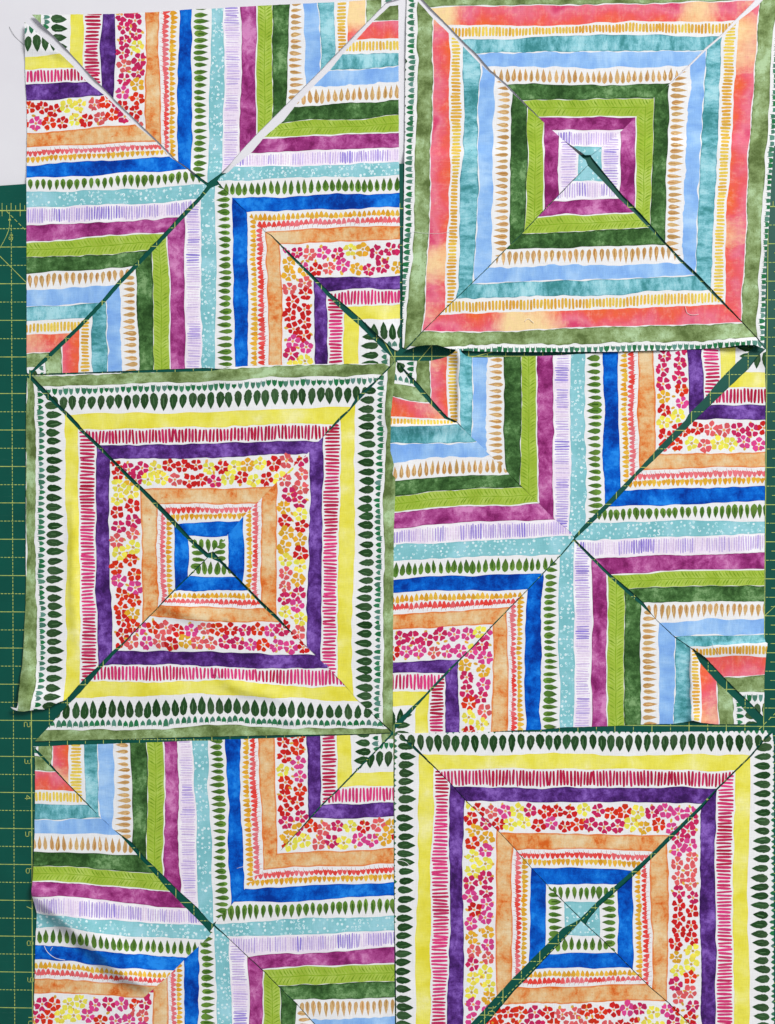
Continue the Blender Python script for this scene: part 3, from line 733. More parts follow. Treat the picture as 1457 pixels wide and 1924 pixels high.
class Cloth:
    def __init__(self, pc, seed):
        r = random.Random(seed)
        self.pc = pc
        self.base = (0.32 + 0.32 * pc['layer']) * MM
        self.waves = []
        for i in range(7):
            wl = r.uniform(55, 190)
            a = r.uniform(0, math.pi)
            self.waves.append((math.cos(a) * 6.283 / wl, math.sin(a) * 6.283 / wl, r.uniform(0, 6.283), 0.0011 * wl * r.uniform(.5, 1.1)))
        self.ew = [(r.uniform(.02, .075), r.uniform(.02, .075), r.uniform(0, 6.28)) for _ in range(4)]

    def z(self, x, y):
        x, y = np.asarray(x, float), np.asarray(y, float)
        h = np.zeros_like(x)
        for kx, ky, ph, am in self.waves:
            h += am * np.sin(kx * x + ky * y + ph + 0.6 * np.sin(ky * x * .7 - kx * y * .7))
        h = np.maximum(h * 0.9 + 0.30, 0.55 * np.tanh(h)+0.25)
        h = np.maximum(h, 0.0) * 0.75
        o = self.pc['outline']
        d = np.full_like(x, 1e9)
        for p, q in zip(o, o[1:] + o[:1]):
            dd, _ = seg_dist(x, y, p, q)
            d = np.minimum(d, dd)
        e = np.ones_like(x) * 0.35
        for a, b, ph in self.ew:
            e = e + 0.28 * np.sin(a * x + b * y + ph)
        h = h * sstep(-2, 22, d) + np.clip(e, 0.0, 2) * 0.38 * np.exp(-(d / 10.0) ** 2)
        for L in self.pc['lifts']:
            if L[0] == 'bump':
                _, cx, cy, rad, hh = L
                rx, ry = rad if isinstance(rad, tuple) else (rad, rad)
                h = h + hh * np.exp(-((x - cx) / rx) ** 2 - ((y - cy) / ry) ** 2)
            elif L[0] == 'ridge':        # polyline crest; steep on one side (w1), long on the other (w2)
                _, pts, hh, w1, w2 = L
                best, val = np.full_like(x, 1e9), np.zeros_like(x)
                n_ = len(pts) - 1
                for i, (p, q) in enumerate(zip(pts, pts[1:])):
                    dd, tt = seg_dist(x, y, p, q)
                    side = (q[0] - p[0]) * (y - p[1]) - (q[1] - p[1]) * (x - p[0])
                    w = np.where(side > 0, w1, w2)
                    u = (i + tt) / n_
                    fade = np.sin(np.clip(u, 0, 1) * math.pi * 0.9 + 0.05 * math.pi) ** 0.6
                    v = hh * fade * np.exp(-(dd / w) ** 2)
                    val = np.where(dd < best, v, val)
                    best = np.minimum(best, dd)
                h = h + val
        drop = sstep(0, 34, np.interp(x, MATL_X, MATL_Y) - y) * 1.75 * MM
        return self.base + np.maximum(h, 0) * MM - drop

    def normal(self, x, y):
        e = 0.8
        zx = (self.z(x + e, y) - self.z(x - e, y)) / (2 * e * PXM)
        zy = (self.z(x, y + e) - self.z(x, y - e)) / (2 * e * PXM)
        nn = np.stack([-zx, zy, np.ones_like(zx)], -1)
        return nn / np.linalg.norm(nn, axis=1, keepdims=True)


def hermite(xs, ys, x):
    """smooth curve through stations, straight beyond them"""
    xs, ys = np.array(xs, float), np.array(ys, float)
    x = np.asarray(x, float)
    n = len(xs)
    if n == 2:
        return ys[0] + (ys[1] - ys[0]) * (x - xs[0]) / (xs[1] - xs[0])
    d = np.diff(ys) / np.diff(xs)
    m = np.empty(n)
    m[0], m[-1] = d[0], d[-1]
    m[1:-1] = (d[:-1] + d[1:]) / 2
    i = np.clip(np.searchsorted(xs, x) - 1, 0, n - 2)
    h = xs[i + 1] - xs[i]
    t = (x - xs[i]) / h
    tc = np.clip(t, 0, 1)
    v = ((2 * tc ** 3 - 3 * tc ** 2 + 1) * ys[i] + (tc ** 3 - 2 * tc ** 2 + tc) * h * m[i]
         + (-2 * tc ** 3 + 3 * tc ** 2) * ys[i + 1] + (tc ** 3 - tc ** 2) * h * m[i + 1])
    return v + np.where(t > 1, (t - 1) * h * m[i + 1], 0) + np.where(t < 0, t * h * m[i], 0)


def noise1(seed, amp, lo, hi, n=5):
    r = random.Random(seed)
    w = [(6.283 / r.uniform(lo, hi), r.uniform(0, 6.283), r.uniform(.4, 1)) for _ in range(n)]
    k = amp / math.sqrt(sum(c * c for _, _, c in w) / 2 + 1e-9)
    return lambda a: k * sum(c * np.sin(f * a + p) for f, p, c in w)


# ------------------------------------------------------------------ motifs, in stripe coordinates (a = along in px, t = across 0..1)
def lerp(a, b, t):
    return tuple(a[i] + (b[i] - a[i]) * t for i in range(3))


def jit(r, c, v=0.12):
    k = 1 + r.uniform(-v, v)
    return tuple(min(1, max(0, x * k * (1 + r.uniform(-v, v) * 0.4))) for x in c)


PALETTE = {'red': S(200, 34, 34), 'crimson': S(196, 38, 92), 'pink': S(212, 66, 136), 'salmon': S(218, 92, 96), 'scarlet': S(212, 50, 26),
           'yellow': S(232, 222, 84), 'gold': S(222, 168, 48)}


def motifs(kind, a0, a1, wd, r, shift):
    """yield (polygon [(a, t)], colour at t0, colour at t1, t0, t1)"""
    out = []

    def leaf(a, t0, t1, w, c0, c1, tip=1, lean=0.0, blunt=0.35, n=10, taper=1.7):
        L = (t1 - t0)
        prof = []
        for i in range(n + 1):
            s = i / n
            if s < blunt:
                p = max(0.0, 1 - (1 - s / blunt) ** 2) ** .5
            else:
                p = 1 - ((s - blunt) / (1 - blunt)) ** taper
            prof.append((s, p))
        jl = [1 + r.uniform(-.09, .09) for _ in prof]
        jr = [1 + r.uniform(-.09, .09) for _ in prof]
        left = [(a + lean * (s - .5) - w / 2 * p * j, t0 + L * s) for (s, p), j in zip(prof, jl)]
        right = [(a + lean * (s - .5) + w / 2 * p * j, t0 + L * s) for (s, p), j in zip(prof, jr)]
        out.append((left + right[::-1][1:-1], c0, c1, t0, t1))

    def dash(a, t0, t1, w, col, lean=0.0, round_=.55, c1=None):
        ss = [0, .06, .22, .5, .78, .94, 1]
        pr = [round_, .8, 1, 1.05, 1, .8, round_]
        j = [r.uniform(.88, 1.12) for _ in ss]
        k = [r.uniform(.88, 1.12) for _ in ss]
        left = [(a + lean * (s - .5) - w / 2 * p * q, t0 + (t1 - t0) * s) for s, p, q in zip(ss, pr, j)]
        right = [(a + lean * (s - .5) + w / 2 * p * q, t0 + (t1 - t0) * s) for s, p, q in zip(ss, pr, k)]
        out.append((left + right[::-1], col, c1 or col, t0, t1))

    def blob(a, tc, ra, rb, col, n=8, rot=0.0):
        pts = []
        for i in range(n):
            q = i / n * 6.283
            x, y = ra * math.cos(q), rb * math.sin(q)
            k = r.uniform(.85, 1.12)
            pts.append((a + k * (x * math.cos(rot) - y * math.sin(rot)), tc + k * (x * math.sin(rot) + y * math.cos(rot)) / wd))
        out.append((pts, col, col, 0, 1))

    a = a0 - r.uniform(0, 10)
    if kind == 'DL':
        while a < a1:                                               # small two-pronged sprigs
            w = r.uniform(7.0, 9.6)
            g = r.random()
            c = jit(r, lerp(S(34, 112, 66), S(96, 138, 130), g * g), .15)
            tp, b, o = r.uniform(.27, .33), r.uniform(.02, .07), r.uniform(-.6, .6)
            w *= 1.08
            d1, d2 = r.uniform(-.015, .03), r.uniform(-.015, .03)
            out.append(([(a - w * .46, b + d1), (a - w * .27, b + .05), (a - w * .05 + o, b + .045), (a + w * .12 + o, b + .04), (a + w * .28, b + .06),
                         (a + w * .46, b + d2), (a + w * .52, b + .1), (a + w * .36, tp - .065), (a + o * .5, tp), (a - w * .36, tp - .07), (a - w * .5, b + .12)],
                        c, jit(r, c, .1), b, tp))
            a += r.uniform(9.2, 12.2)
        a = a0 - r.uniform(0, 10)
        while a < a1:
            w, t0, t1 = r.uniform(13.2, 16.0), r.uniform(.31, .37), r.uniform(.86, .95)
            base = lerp(S(26, 62, 26), S(46, 84, 46), r.random())
            lean = r.uniform(-2.5, 2.5)
            leaf(a, t0, t1, w, lerp(base, S(86, 108, 78), r.uniform(.05, .75) ** 2), jit(r, base, .15), 1, lean, .38, 11, 1.9)
            v0 = t0 + (t1 - t0) * .28
            dash(a + r.uniform(-2, 2), v0, v0 + (t1 - t0) * r.uniform(.25, .5), r.uniform(.9, 1.8), lerp(base, S(96, 134, 92), r.uniform(.35, .8)), lean * .4 + r.uniform(-2, 2), .3)
            if r.random() < .6:
                dash(a + r.uniform(-4, 4), t0 + (t1 - t0) * .2, t0 + (t1 - t0) * .55, 1.0, jit(r, S(20, 52, 22), .2), r.uniform(-3, 3), .3)
            a += r.uniform(15.6, 18.6)
    elif kind == 'PK':
        tone = 0.5
        while a < a1:
            tone = min(1, max(0, tone + r.uniform(-.3, .3)))
            c = jit(r, lerp(S(176, 26, 64), S(216, 62, 126), tone), .1)
            dash(a, r.uniform(.03, .12), r.uniform(.88, .98), r.uniform(3.9, 5.3), c, r.uniform(-2.4, 2.4), .4)
            a += r.uniform(5.7, 7.2)
    elif kind == 'FL':
        row, last = 0, None
        pool = ['red'] * 5 + ['crimson'] * 5 + ['pink'] * 4 + ['salmon'] * 3 + ['scarlet'] * 3 + ['yellow'] * 4 + ['gold'] * 2
        a = a0 - 12
        while a < a1:
            k = last if last and r.random() < .25 else r.choice(pool)
            last = k
            tc = (.27 if row % 2 == 0 else .73) + r.uniform(-.07, .07)
            ca = a + r.uniform(-2.0, 2.0)
            R = r.uniform(12.9, 15.0)
            q0 = r.uniform(0, 6.283)
            for i in range(5):
                q = q0 + i * 1.2566 + r.uniform(-.16, .16)
                c = jit(r, PALETTE[k], .12)
                rr, hw = R * r.uniform(.9, 1.08), r.uniform(.49, .58)
                form = r.random()
                if form < .45:
                    prof = [(.27, -.45), (.5, -.95), (.8, -1.05), (.99, -.6), (.92, 0), (1.0, .5), (.82, 1.05), (.5, .95), (.27, .45)]
                else:
                    prof = [(.27, -.45), (.48, -.95), (.74, -1.08), (.93, -.68), (1.02, 0), (.93, .68), (.74, 1.08), (.48, .95), (.27, .45)]
                pts = []
                for pr, pw in prof:
                    ang = q + hw * pw * (1.0 if pr > .4 else 1.2)
                    k_ = rr * pr * r.uniform(.9, 1.1)
                    pts.append((ca + k_ * math.cos(ang), tc + k_ * math.sin(ang) / wd))
                out.append((pts, c, c, 0, 1))
            blob(ca, tc, 2.9, 2.9, jit(r, S(226, 158, 100) if k not in ('yellow', 'gold') else S(196, 160, 84), .1), 7)
            if r.random() < .6:
                blob(a + r.uniform(8, 14), .1 if row % 2 else .9, r.uniform(2.4, 3.4), r.uniform(3.8, 5.0), jit(r, S(220, 172, 76), .12), 7, r.uniform(-.8, .8))
            if r.random() < .4:
                blob(a + r.uniform(8, 13), .5 + r.uniform(-.06, .06), 2.6, 4.4, jit(r, S(216, 164, 60), .12), 7, r.uniform(-1.5, 1.5))
            row += 1
            a += r.uniform(11.7, 13.3)
    elif kind == 'TU':
        tone = .5
        while a < a1:
            w = r.uniform(8.2, 10.6)
            tone = min(1, max(0, tone + r.uniform(-.35, .35)))
            c = jit(r, lerp(S(224, 66, 58), S(226, 118, 128), tone), .06)
            tp, b, o = r.uniform(.49, .55), r.uniform(.09, .17), r.uniform(-.8, .8)
            out.append(([(a - w * .5, b), (a - w * .2, b + .08), (a + o, b + .03), (a + w * .25, b + .09), (a + w * .5, b + .02), (a + w * .46, .32),
                         (a + w * .2, tp - .05), (a + o, tp), (a - w * .3, tp - .08), (a - w * .48, .3)], c, c, 0, 1))
            if r.random() < .7:
                dash(a + w * .3, .02, b + .06, .7, jit(r, S(206, 120, 120), .1), r.uniform(-1, 1), .5)
            a += r.uniform(7.8, 9.8)
        a = a0 - r.uniform(0, 6)
        while a < a1:
            w = r.uniform(7.8, 9.8)
            c = jit(r, lerp(S(214, 150, 34), S(230, 188, 72), r.random()), .08)
            tp, b, o = r.uniform(.88, .95), r.uniform(.49, .57), r.uniform(-.8, .8)
            out.append(([(a - w * .45, b + .02), (a - w * .15, b + .05), (a + o, b), (a + w * .4, b + .03), (a + w * .5, .68), (a + w * .25, tp - .08), (a + o, tp),
                         (a - w * .28, tp - .1), (a - w * .5, .66)], c, c, 0, 1))
            a += r.uniform(8.0, 9.8)
    elif kind == 'LF':
        while a < a1:
            big = r.random()
            w = r.uniform(8.2, 10.8) if big < .8 else r.uniform(11, 13)
            t0, t1 = r.uniform(.06, .14), r.uniform(.84, .95)
            ca = jit(r, lerp(S(84, 126, 46), S(116, 156, 62), r.random()), .1)
            cb = jit(r, lerp(S(58, 88, 42), S(84, 112, 52), r.random()), .1)
            leaf(a, t0, t1, w, ca, cb, 1, r.uniform(-2.2, 2.2), .42, 10, 1.5)
            if r.random() < .8:
                dash(a + r.uniform(-1.4, 1.4), t0 + .2, t0 + .55, r.uniform(2, 3.4), jit(r, S(58, 100, 28), .15), r.uniform(-1, 1), .3)
            a += r.uniform(11.0, 13.8)
    elif kind == 'AQ':
        while a < a1:
            for t_ in (.18, .41, .64, .86):
                if r.random() < .62:
                    x, tt = a + r.uniform(-3, 3), t_ + r.uniform(-.07, .07)
                    rad = r.uniform(1.7, 2.9)
                    c = lerp(S(166, 216, 224), S(226, 242, 246), r.random())
                    if r.random() < .5 and rad > 1.6:
                        q0 = r.uniform(0, 6.28)
                        arc = r.uniform(3.2, 5.4)
                        o_ = [(x + rad * 1.15 * math.cos(q0 + arc * i / 6), tt + rad * 1.15 * math.sin(q0 + arc * i / 6) / wd) for i in range(7)]
                        i_ = [(x + rad * .45 * math.cos(q0 + arc * i / 6), tt + rad * .45 * math.sin(q0 + arc * i / 6) / wd) for i in range(7)]
                        out.append((o_ + i_[::-1], c, c, 0, 1))
                    else:
                        blob(x, tt, rad, rad, c, 7)
            a += r.uniform(7.4, 9.0)
    elif kind == 'LI':
        tone, run = .3, 0
        while a < a1:
            if run <= 0:
                run = r.randint(2, 7)
                tone = r.choice([.05, .15, .25, .3, .35, .45, .55, .85])
            run -= 1
            k = min(1, max(0, tone + r.uniform(-.18, .18)))
            c = jit(r, lerp(S(222, 204, 234), S(140, 122, 208), k), .05) if k > .3 else jit(r, lerp(S(228, 212, 234), S(194, 174, 222), k * 3), .03)
            dash(a, r.uniform(.06, .14), r.uniform(.8, .93), r.uniform(2.3, 3.5) * (1.1 if k > .5 else 1), c, r.uniform(-1.4, 1.4), .5)
            a += r.uniform(4.0, 5.2)
    elif kind == 'LM':
        x = a0
        dark = S(118, 158, 28)
        while x < a1:
            dash(x, .5 + r.uniform(-.012, .012), .5 + r.uniform(.03, .05), 10, lerp(dark, S(150, 184, 44), r.random() * .5), 0, .9)
            x += 8.5
        while a < a1:
            for sgn in (-1, 1):
                c = lerp(S(120, 156, 36), S(152, 184, 56), r.random())
                w = r.uniform(1.0, 2.0)
                ln = r.uniform(.4, .47)
                off = r.uniform(-1, 1)
                p0, p1, p2 = (a + off, .52), (a + off - 5.5, .52 + sgn * ln * .55), (a + off - 8.5, .52 + sgn * ln)
                out.append(([p0, (p1[0] - w, p1[1]), (p2[0] - .3, p2[1]), (p2[0] + .3, p2[1]), (p1[0] + w, p1[1])], c, c, 0, 1))
            a += r.uniform(5.4, 7.4)
    elif kind == 'TN':
        while a < a1:
            w = r.uniform(7.0, 9.4)
            c = jit(r, lerp(S(190, 148, 92), S(208, 172, 120), r.random()), .07)
            t0, t1 = r.uniform(.03, .12), r.uniform(.82, .95)
            leaf(a, t0, t1, w, jit(r, c, .08), c, 1, r.uniform(-2.2, 2.2), .36, 10, 1.35)
            if r.random() < .75:
                dash(a + r.uniform(-1.2, 1.2), t0 + .08, t0 + .5, r.uniform(.9, 1.6), jit(r, S(172, 116, 52), .12), r.uniform(-1.5, 1.5), .3)
            if r.random() < .5:
                dash(a + r.uniform(-1.8, 1.8), t0 + .2, t0 + .55, r.uniform(.9, 1.5), jit(r, S(234, 200, 144), .06), r.uniform(-1.5, 1.5), .3)
            a += r.uniform(10.4, 12.6)
    elif kind == 'GD':
        tone = .4
        while a < a1:
            tone = min(1, max(0, tone + r.uniform(-.3, .3)))
            c = jit(r, lerp(S(214, 160, 60), S(232, 206, 92), tone), .07)
            dash(a, r.uniform(.14, .24), r.uniform(.82, .93), r.uniform(4.2, 5.4), c, r.uniform(-1.2, 1.2), .5)
            a += r.uniform(5.7, 7.0)
    return out


# ------------------------------------------------------------------ build every piece
def build_piece(pc, seed):
    r0 = random.Random(seed)
    cl = Cloth(pc, seed)
    H = pc['ori'] == 'H'
    # slightly frayed, hand-cut outline
    o = pc['outline']
    fray = random.Random(seed + 5)
    pts = []
    for p, q in zip(o, o[1:] + o[:1]):
        L = math.hypot(q[0] - p[0], q[1] - p[1])
        k = max(1, int(L / 5.0))
        nx, ny = -(q[1] - p[1]) / (L + 1e-6), (q[0] - p[0]) / (L + 1e-6)
        for i in range(k):
            s = i / k
            j = fray.gauss(0, .17) if i else 0
            pts.append((p[0] + (q[0] - p[0]) * s + nx * j, p[1] + (q[1] - p[1]) * s + ny * j))
    if sum(a[0] * b[1] - b[0] * a[1] for a, b in zip(pts, pts[1:] + pts[:1])) < 0:
        pts = pts[::-1]
    xs, ys = [p[0] for p in pts], [p[1] for p in pts]
    # crop to what can be seen plus a margin
    a_lo, a_hi = (min(xs), max(xs)) if H else (min(ys), max(ys))
    stn = sorted(pc['st'])
    nb = len(pc['kinds']) + 1
    curves = []
    for i in range(nb):
        base = [pc['st'][s][i] for s in stn]
        wob, wob2 = noise1(seed * 31 + i * 7, 0.5, 30, 120), noise1(seed * 37 + i * 11, 1.15, 140, 480, 3)
        curves.append(lambda a, b=base, w=wob, w2=wob2: hermite(stn, b, a) + w(np.asarray(a, float)) + w2(np.asarray(a, float)))
    A = np.arange(a_lo - 8, a_hi + 14, 6.0)
    B = [np.asarray(c(A)) for c in curves]
    for i in range(1, nb):
        B[i] = np.maximum(B[i], B[i - 1] + 0.5)

    def bnd(i, a):
        return np.interp(a, A, B[i])

    def to_px(i, a, t):
        c = bnd(i, a) + (bnd(i + 1, a) - bnd(i, a)) * t
        return (a, c) if H else (c, a)

    V, E_, Fc, info = [], [], [], []

    def add_face(pl, inf):
        ar = sum(a[0] * b[1] - b[0] * a[1] for a, b in zip(pl, pl[1:] + pl[:1]))
        if abs(ar) < 0.15:
            return
        if ar < 0:
            pl = pl[::-1]
        b = len(V)
        V.extend(Vector((float(p[0]), float(p[1]))) for p in pl)
        Fc.append(list(range(b, b + len(pl))))
        info.append(inf)

    add_face(pts, None)
    x0, x1, y0, y1 = min(xs), max(xs), min(ys), max(ys)
    c_lo, c_hi = (y0, y1) if H else (x0, x1)
    # bordering lines
    for i in range(nb):
        b = len(V)
        pl = [(a, c) if H else (c, a) for a, c in zip(A, B[i])]
        V.extend(Vector((float(p[0]), float(p[1]))) for p in pl)
        E_.extend((b + k, b + k + 1) for k in range(len(pl) - 1))
    # washes and motifs
    OUT = np.array(pts)
    for i, kd in enumerate(pc['kinds']):
        if B[i].min() > c_hi or B[i + 1].max() < c_lo:
            continue
        flip = pc['step'] < 0
        if kd in W:
            i0, i1 = INSET.get(kd, (1, 1))
            if flip:
                i0, i1 = i1, i0
            na = INSET_N.get(kd, 0.35)
            n0, n1 = noise1(seed * 13 + i, na, 12, 120), noise1(seed * 17 + i, na, 12, 120)
            AA = np.arange(a_lo - 7, a_hi + 12, 4.0)
            e0 = bnd(i, AA) + np.clip(i0 + n0(AA), 0.05, 5)
            e1 = bnd(i + 1, AA) - np.clip(i1 + n1(AA), 0.05, 5)
            e1 = np.maximum(e1, e0 + .3)
            lo = [(a, c) if H else (c, a) for a, c in zip(AA, e0)]
            hi = [(a, c) if H else (c, a) for a, c in zip(AA, e1)]
            add_face(lo + hi[::-1], (kd,))
        wd = float(np.mean(B[i + 1] - B[i]))
        # only where this stripe really crosses the piece
        msk = (OUT[:, 1 if H else 0] > B[i].min() - 25) & (OUT[:, 1 if H else 0] < B[i + 1].max() + 25)
        rr = random.Random(seed * 7 + ORDER.index(kd) * 101)
        for pl, cA, cB, t0, t1 in motifs(kd, a_lo - 6, a_hi + 6, wd, rr, pc['shift']):
            q = [to_px(i, a, (1 - tt) if flip else tt) for a, tt in pl]
            qx, qy = [p[0] for p in q], [p[1] for p in q]
            if max(qx) < x0 or min(qx) > x1 or max(qy) < y0 or min(qy) > y1:
                continue
            cxm, cym = sum(qx) / len(qx), sum(qy) / len(qy)
            if not near_inside(cxm, cym, o, 26):
                continue
            if max(qx) < -25 or min(qx) > 1485 or max(qy) < -25 or min(qy) > 1950:
                continue
            add_face(q, ('INK', cA, cB, t0, t1, flip))
    g = pc.get('grid', 7.5)
    for gx in np.arange(x0, x1, g):
        for gy in np.arange(y0, y1, g):
            V.append(Vector((gx + r0.uniform(-1.5, 1.5), gy + r0.uniform(-1.5, 1.5))))
    E_ += [(f[k], f[(k + 1) % len(f)]) for f in Fc for k in range(len(f))]
    rv, re, rf, _, _, _ = delaunay_2d_cdt(V, E_, [], 0, 1e-3)
    P2 = np.array([(p[0], p[1]) for p in rv])
    T = np.array([list(f) for f in rf if len(f) == 3])
    C = P2[T].mean(axis=1)
    keep = in_poly(C[:, 0], C[:, 1], pts)
    T, C = T[keep], C[keep]
    who = np.zeros(len(T), int)
    srt = np.argsort(C[:, 0])
    sx = C[srt, 0]
    for fi in range(1, len(Fc)):
        pl = [(V[k][0], V[k][1]) for k in Fc[fi]]
        qx, qy = [p[0] for p in pl], [p[1] for p in pl]
        i0, i1 = np.searchsorted(sx, min(qx)), np.searchsorted(sx, max(qx))
        cand = srt[i0:i1]
        cand = cand[(C[cand, 1] >= min(qy)) & (C[cand, 1] <= max(qy))]
        if len(cand):
            who[cand[in_poly(C[cand, 0], C[cand, 1], pl)]] = fi
    ca, cc = (C[:, 0], C[:, 1]) if H else (C[:, 1], C[:, 0])
    Bc = np.stack([np.interp(ca, A, B[i]) for i in range(nb)])
    sid = np.clip((cc[None, :] >= Bc).sum(axis=0) - 1, 0, nb - 2)
    Z = cl.z(P2[:, 0], P2[:, 1])
    W3 = lift(P2[:, 0], P2[:, 1], Z)
    N3 = cl.normal(P2[:, 0], P2[:, 1])
    # ---- the cloth itself: reverse side and cut edge
    gp = [Vector(p) for p in pts]
    nrim = len(gp)
    gg = 9.0
    for gx in np.arange(x0, x1, gg):
        for gy in np.arange(y0, y1, gg):
            gp.append(Vector((gx + .3, gy + .3)))
    bv, _, bf, _, _, bof = delaunay_2d_cdt(gp, [], [list(range(nrim))], 1, 1e-3)
    Q = np.array([(p[0], p[1]) for p in bv])
    zq = cl.z(Q[:, 0], Q[:, 1])
    base_q = cl.base - sstep(0, 34, np.interp(Q[:, 0], MATL_X, MATL_Y) - Q[:, 1]) * 1.75 * MM
    zmin = zq.copy()
    for dx, dy in ((5, 0), (-5, 0), (0, 5), (0, -5), (4, 4), (-4, 4), (4, -4), (-4, -4)):
        zmin = np.minimum(zmin, cl.z(Q[:, 0] + dx, Q[:, 1] + dy))
    zb = np.maximum(zmin - 0.2 * MM, base_q - 0.24 * MM)
    zb = np.minimum(zb, zq - 0.12 * MM)
    vb = lift(Q[:, 0], Q[:, 1], zb)
    verts = [tuple(p) for p in vb]
    faces = [tuple(f) for f in bf]
    nb0 = len(verts)
    rimp = np.array(pts)
    zr = cl.z(rimp[:, 0], rimp[:, 1])
    rt = lift(rimp[:, 0], rimp[:, 1], zr - 0.00001)
    rb = lift(rimp[:, 0], rimp[:, 1], zr - 0.24 * MM)
    verts += [tuple(p) for p in rt] + [tuple(p) for p in rb]
    faces += [(nb0 + i, nb0 + (i + 1) % nrim, nb0 + nrim + (i + 1) % nrim, nb0 + nrim + i) for i in range(nrim)]
    root = link_mesh('fabric_triangle', verts, faces, [COTTON])
    tag(root, pc['label'], 'fabric piece', 'striped cotton triangles laid out in square blocks')
    # ---- printed stripes
    for i, kd in enumerate(pc['kinds']):
        sel = np.where(sid == i)[0]
        if len(sel) < 3:
            continue
        tt = T[sel]
        used, inv = np.unique(tt.ravel(), return_inverse=True)
        tt2 = inv.reshape(-1, 3)
        me = bpy.data.meshes.new(NAMES[kd])
        # make faces look up
        p3 = W3[used]
        nz = np.cross(p3[tt2[:, 1]] - p3[tt2[:, 0]], p3[tt2[:, 2]] - p3[tt2[:, 0]])[:, 2]
        tt2 = np.where((nz < 0)[:, None], tt2[:, ::-1], tt2)
        me.from_pydata([tuple(p) for p in p3], [], [tuple(map(int, f)) for f in tt2])
        mats = [COTTON, W.get(kd, COTTON), INK]
        for m in mats:
            me.materials.append(m)
        nt = len(tt2)
        mi = np.zeros(nt, int)
        pu = P2[used]
        aa, cx_ = (pu[:, 0], pu[:, 1]) if H else (pu[:, 1], pu[:, 0])
        b0, b1 = bnd(i, aa), bnd(i + 1, aa)
        tv = np.clip((cx_ - b0) / np.maximum(b1 - b0, .5), 0, 1)
        if pc['step'] < 0:
            tv = 1 - tv
        off = (seed * 7.31 + i * 13.7) % 97
        uvv = np.stack([aa / 30.0 + off, tv], -1)
        col = np.ones((nt, 3, 4), np.float32)
        for k, s in enumerate(sel):
            w_ = info[who[s]]
            if w_ is None:
                continue
            if w_[0] == 'INK':
                mi[k] = 2
                _, cA, cB, t0, t1, fl = w_
                if cA is cB:
                    col[k, :, :3] = cA
                else:
                    u = np.clip((tv[tt2[k]] - t0) / (t1 - t0 + 1e-6), 0, 1)[:, None]
                    col[k, :, :3] = np.array(cA)[None] * (1 - u) + np.array(cB)[None] * u
            elif w_[0] == kd:
                mi[k] = 1
        uvl = me.uv_layers.new(name="fabric")
        lv = np.empty(len(me.loops), int)
        me.loops.foreach_get("vertex_index", lv)
        uvl.data.foreach_set("uv", uvv[lv].astype(np.float32).ravel())
        ca_ = me.color_attributes.new("ink", 'FLOAT_COLOR', 'CORNER')
        ca_.data.foreach_set("color", col.reshape(-1))
        me.polygons.foreach_set("material_index", mi)
        me.polygons.foreach_set("use_smooth", np.ones(nt, bool))
        me.update()
        me.normals_split_custom_set_from_vertices([tuple(map(float, q)) for q in N3[used]])
        ob = bpy.data.objects.new(NAMES[kd], me)
        sc.collection.objects.link(ob)
        ob.parent = root
        ob["label"] = LABELS[kd]
    return root


def in_poly(x, y, poly):
    ins = np.zeros(len(x), bool)
    for (x1_, y1_), (x2_, y2_) in zip(poly, poly[1:] + poly[:1]):
        if y1_ == y2_:
            continue
        ins ^= ((y1_ > y) != (y2_ > y)) & (x < (x2_ - x1_) * (y - y1_) / (y2_ - y1_) + x1_)
    return ins


def near_inside(x, y, poly, pad):
    inside = False
    best = 1e9
    n_ = len(poly)
    for i in range(n_):
        x1, y1 = poly[i]
        x2, y2 = poly[(i + 1) % n_]
        if (y1 > y) != (y2 > y) and x < (x2 - x1) * (y - y1) / (y2 - y1) + x1:
            inside = not inside
        dx, dy = x2 - x1, y2 - y1
        t_ = max(0, min(1, ((x - x1) * dx + (y - y1) * dy) / (dx * dx + dy * dy + 1e-9)))
        best = min(best, (x - x1 - t_ * dx) ** 2 + (y - y1 - t_ * dy) ** 2)
    return inside or best < pad * pad


CL = {}
for n_i, pc in enumerate(PIECES):
    build_piece(pc, 11 + n_i * 17)
    CL[pc['key']] = Cloth(pc, 11 + n_i * 17)



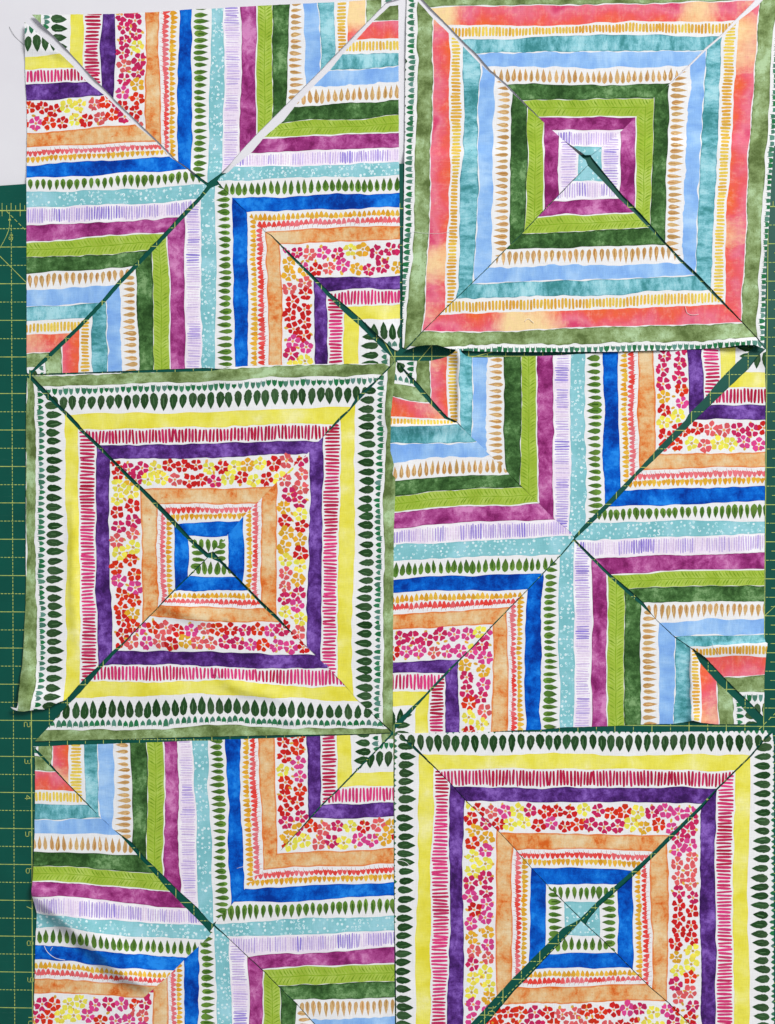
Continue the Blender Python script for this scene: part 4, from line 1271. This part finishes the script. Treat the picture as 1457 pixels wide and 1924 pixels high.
# ------------------------------------------------------------------ loose threads lying on the cloth
def thread(label, pts, key, mat=THREAD, rad=0.00016, hop=0.0004):
    xs, ys = np.array([p[0] for p in pts], float), np.array([p[1] for p in pts], float)
    tt = np.linspace(0, len(pts) - 1, (len(pts) - 1) * 6 + 1)
    x, y = hermite(range(len(pts)), xs, tt), hermite(range(len(pts)), ys, tt)
    z = (CL[key].z(x, y) if key else -MAT_T + 0 * x) + hop * (0.6 + 0.4 * np.sin(tt * 2.1))
    w = lift(x, y, z)
    v, f = [], []
    ns = 6
    for i in range(len(w)):
        d = w[min(i + 1, len(w) - 1)] - w[max(i - 1, 0)]
        d = d / np.linalg.norm(d)
        s = np.cross(d, (0, 0, 1.0))
        s = s / np.linalg.norm(s)
        u = np.cross(s, d)
        r_ = rad * (0.45 if i in (0, len(w) - 1) else 1)
        for k in range(ns):
            q = k / ns * 6.283
            v.append(w[i] + r_ * (math.cos(q) * s + math.sin(q) * u))
        if i:
            b = i * ns
            f += [(b - ns + k, b - ns + (k + 1) % ns, b + (k + 1) % ns, b + k) for k in range(ns)]
    f += [tuple(range(ns))[::-1], tuple(range(len(v) - ns, len(v)))]
    o = link_mesh('loose_thread', v, f, [mat], None, True)
    return tag(o, label, 'thread', 'loose threads on the fabric')


thread('long curved white thread lying on the blue stripe by the mat numbers', [(83, 1777), (87, 1786), (94, 1794), (104, 1800.5), (113, 1803), (122.5, 1804.5)], 'El')
thread('short white thread beside the long one on the blue stripe', [(99, 1779.5), (96.5, 1783), (95, 1787)], 'El')
thread('crooked white thread on the coral stripe near its pale yellow patch', [(986, 604), (990, 600), (994, 599), (999, 603), (1004, 606.5)], 'Bb')
thread('hooked white thread on the coral stripe near the mat strip', [(1288, 575), (1290, 583), (1292, 588), (1298, 591), (1306, 591.5), (1314, 590)], 'Bb')
thread('long faint thread lying across the sage and coral stripes', [(776, 435), (800, 438), (825, 438.5), (842, 436), (856, 434)], 'Bl', rad=0.00009)
thread('white thread among the dark leaves of the bottom right block', [(744.5, 1617), (755, 1617.5), (764, 1621), (771, 1628)], 'Fl')
thread('white thread crossing the edge of the blue and bud stripes', [(445, 1632), (452, 1630), (459, 1628.5)], 'Et', rad=0.00011)
thread('dark thread sticking out past the curled corner onto the white tabletop', [(17, 49), (24, 62), (32, 72), (40, 79), (46, 84)], None, HAIR, rad=0.0001)
thread('pale thread on the gold dashes of the pleated stripe', [(1339, 1208), (1342, 1216), (1347, 1224), (1350, 1231)], 'Dr', rad=0.00009)
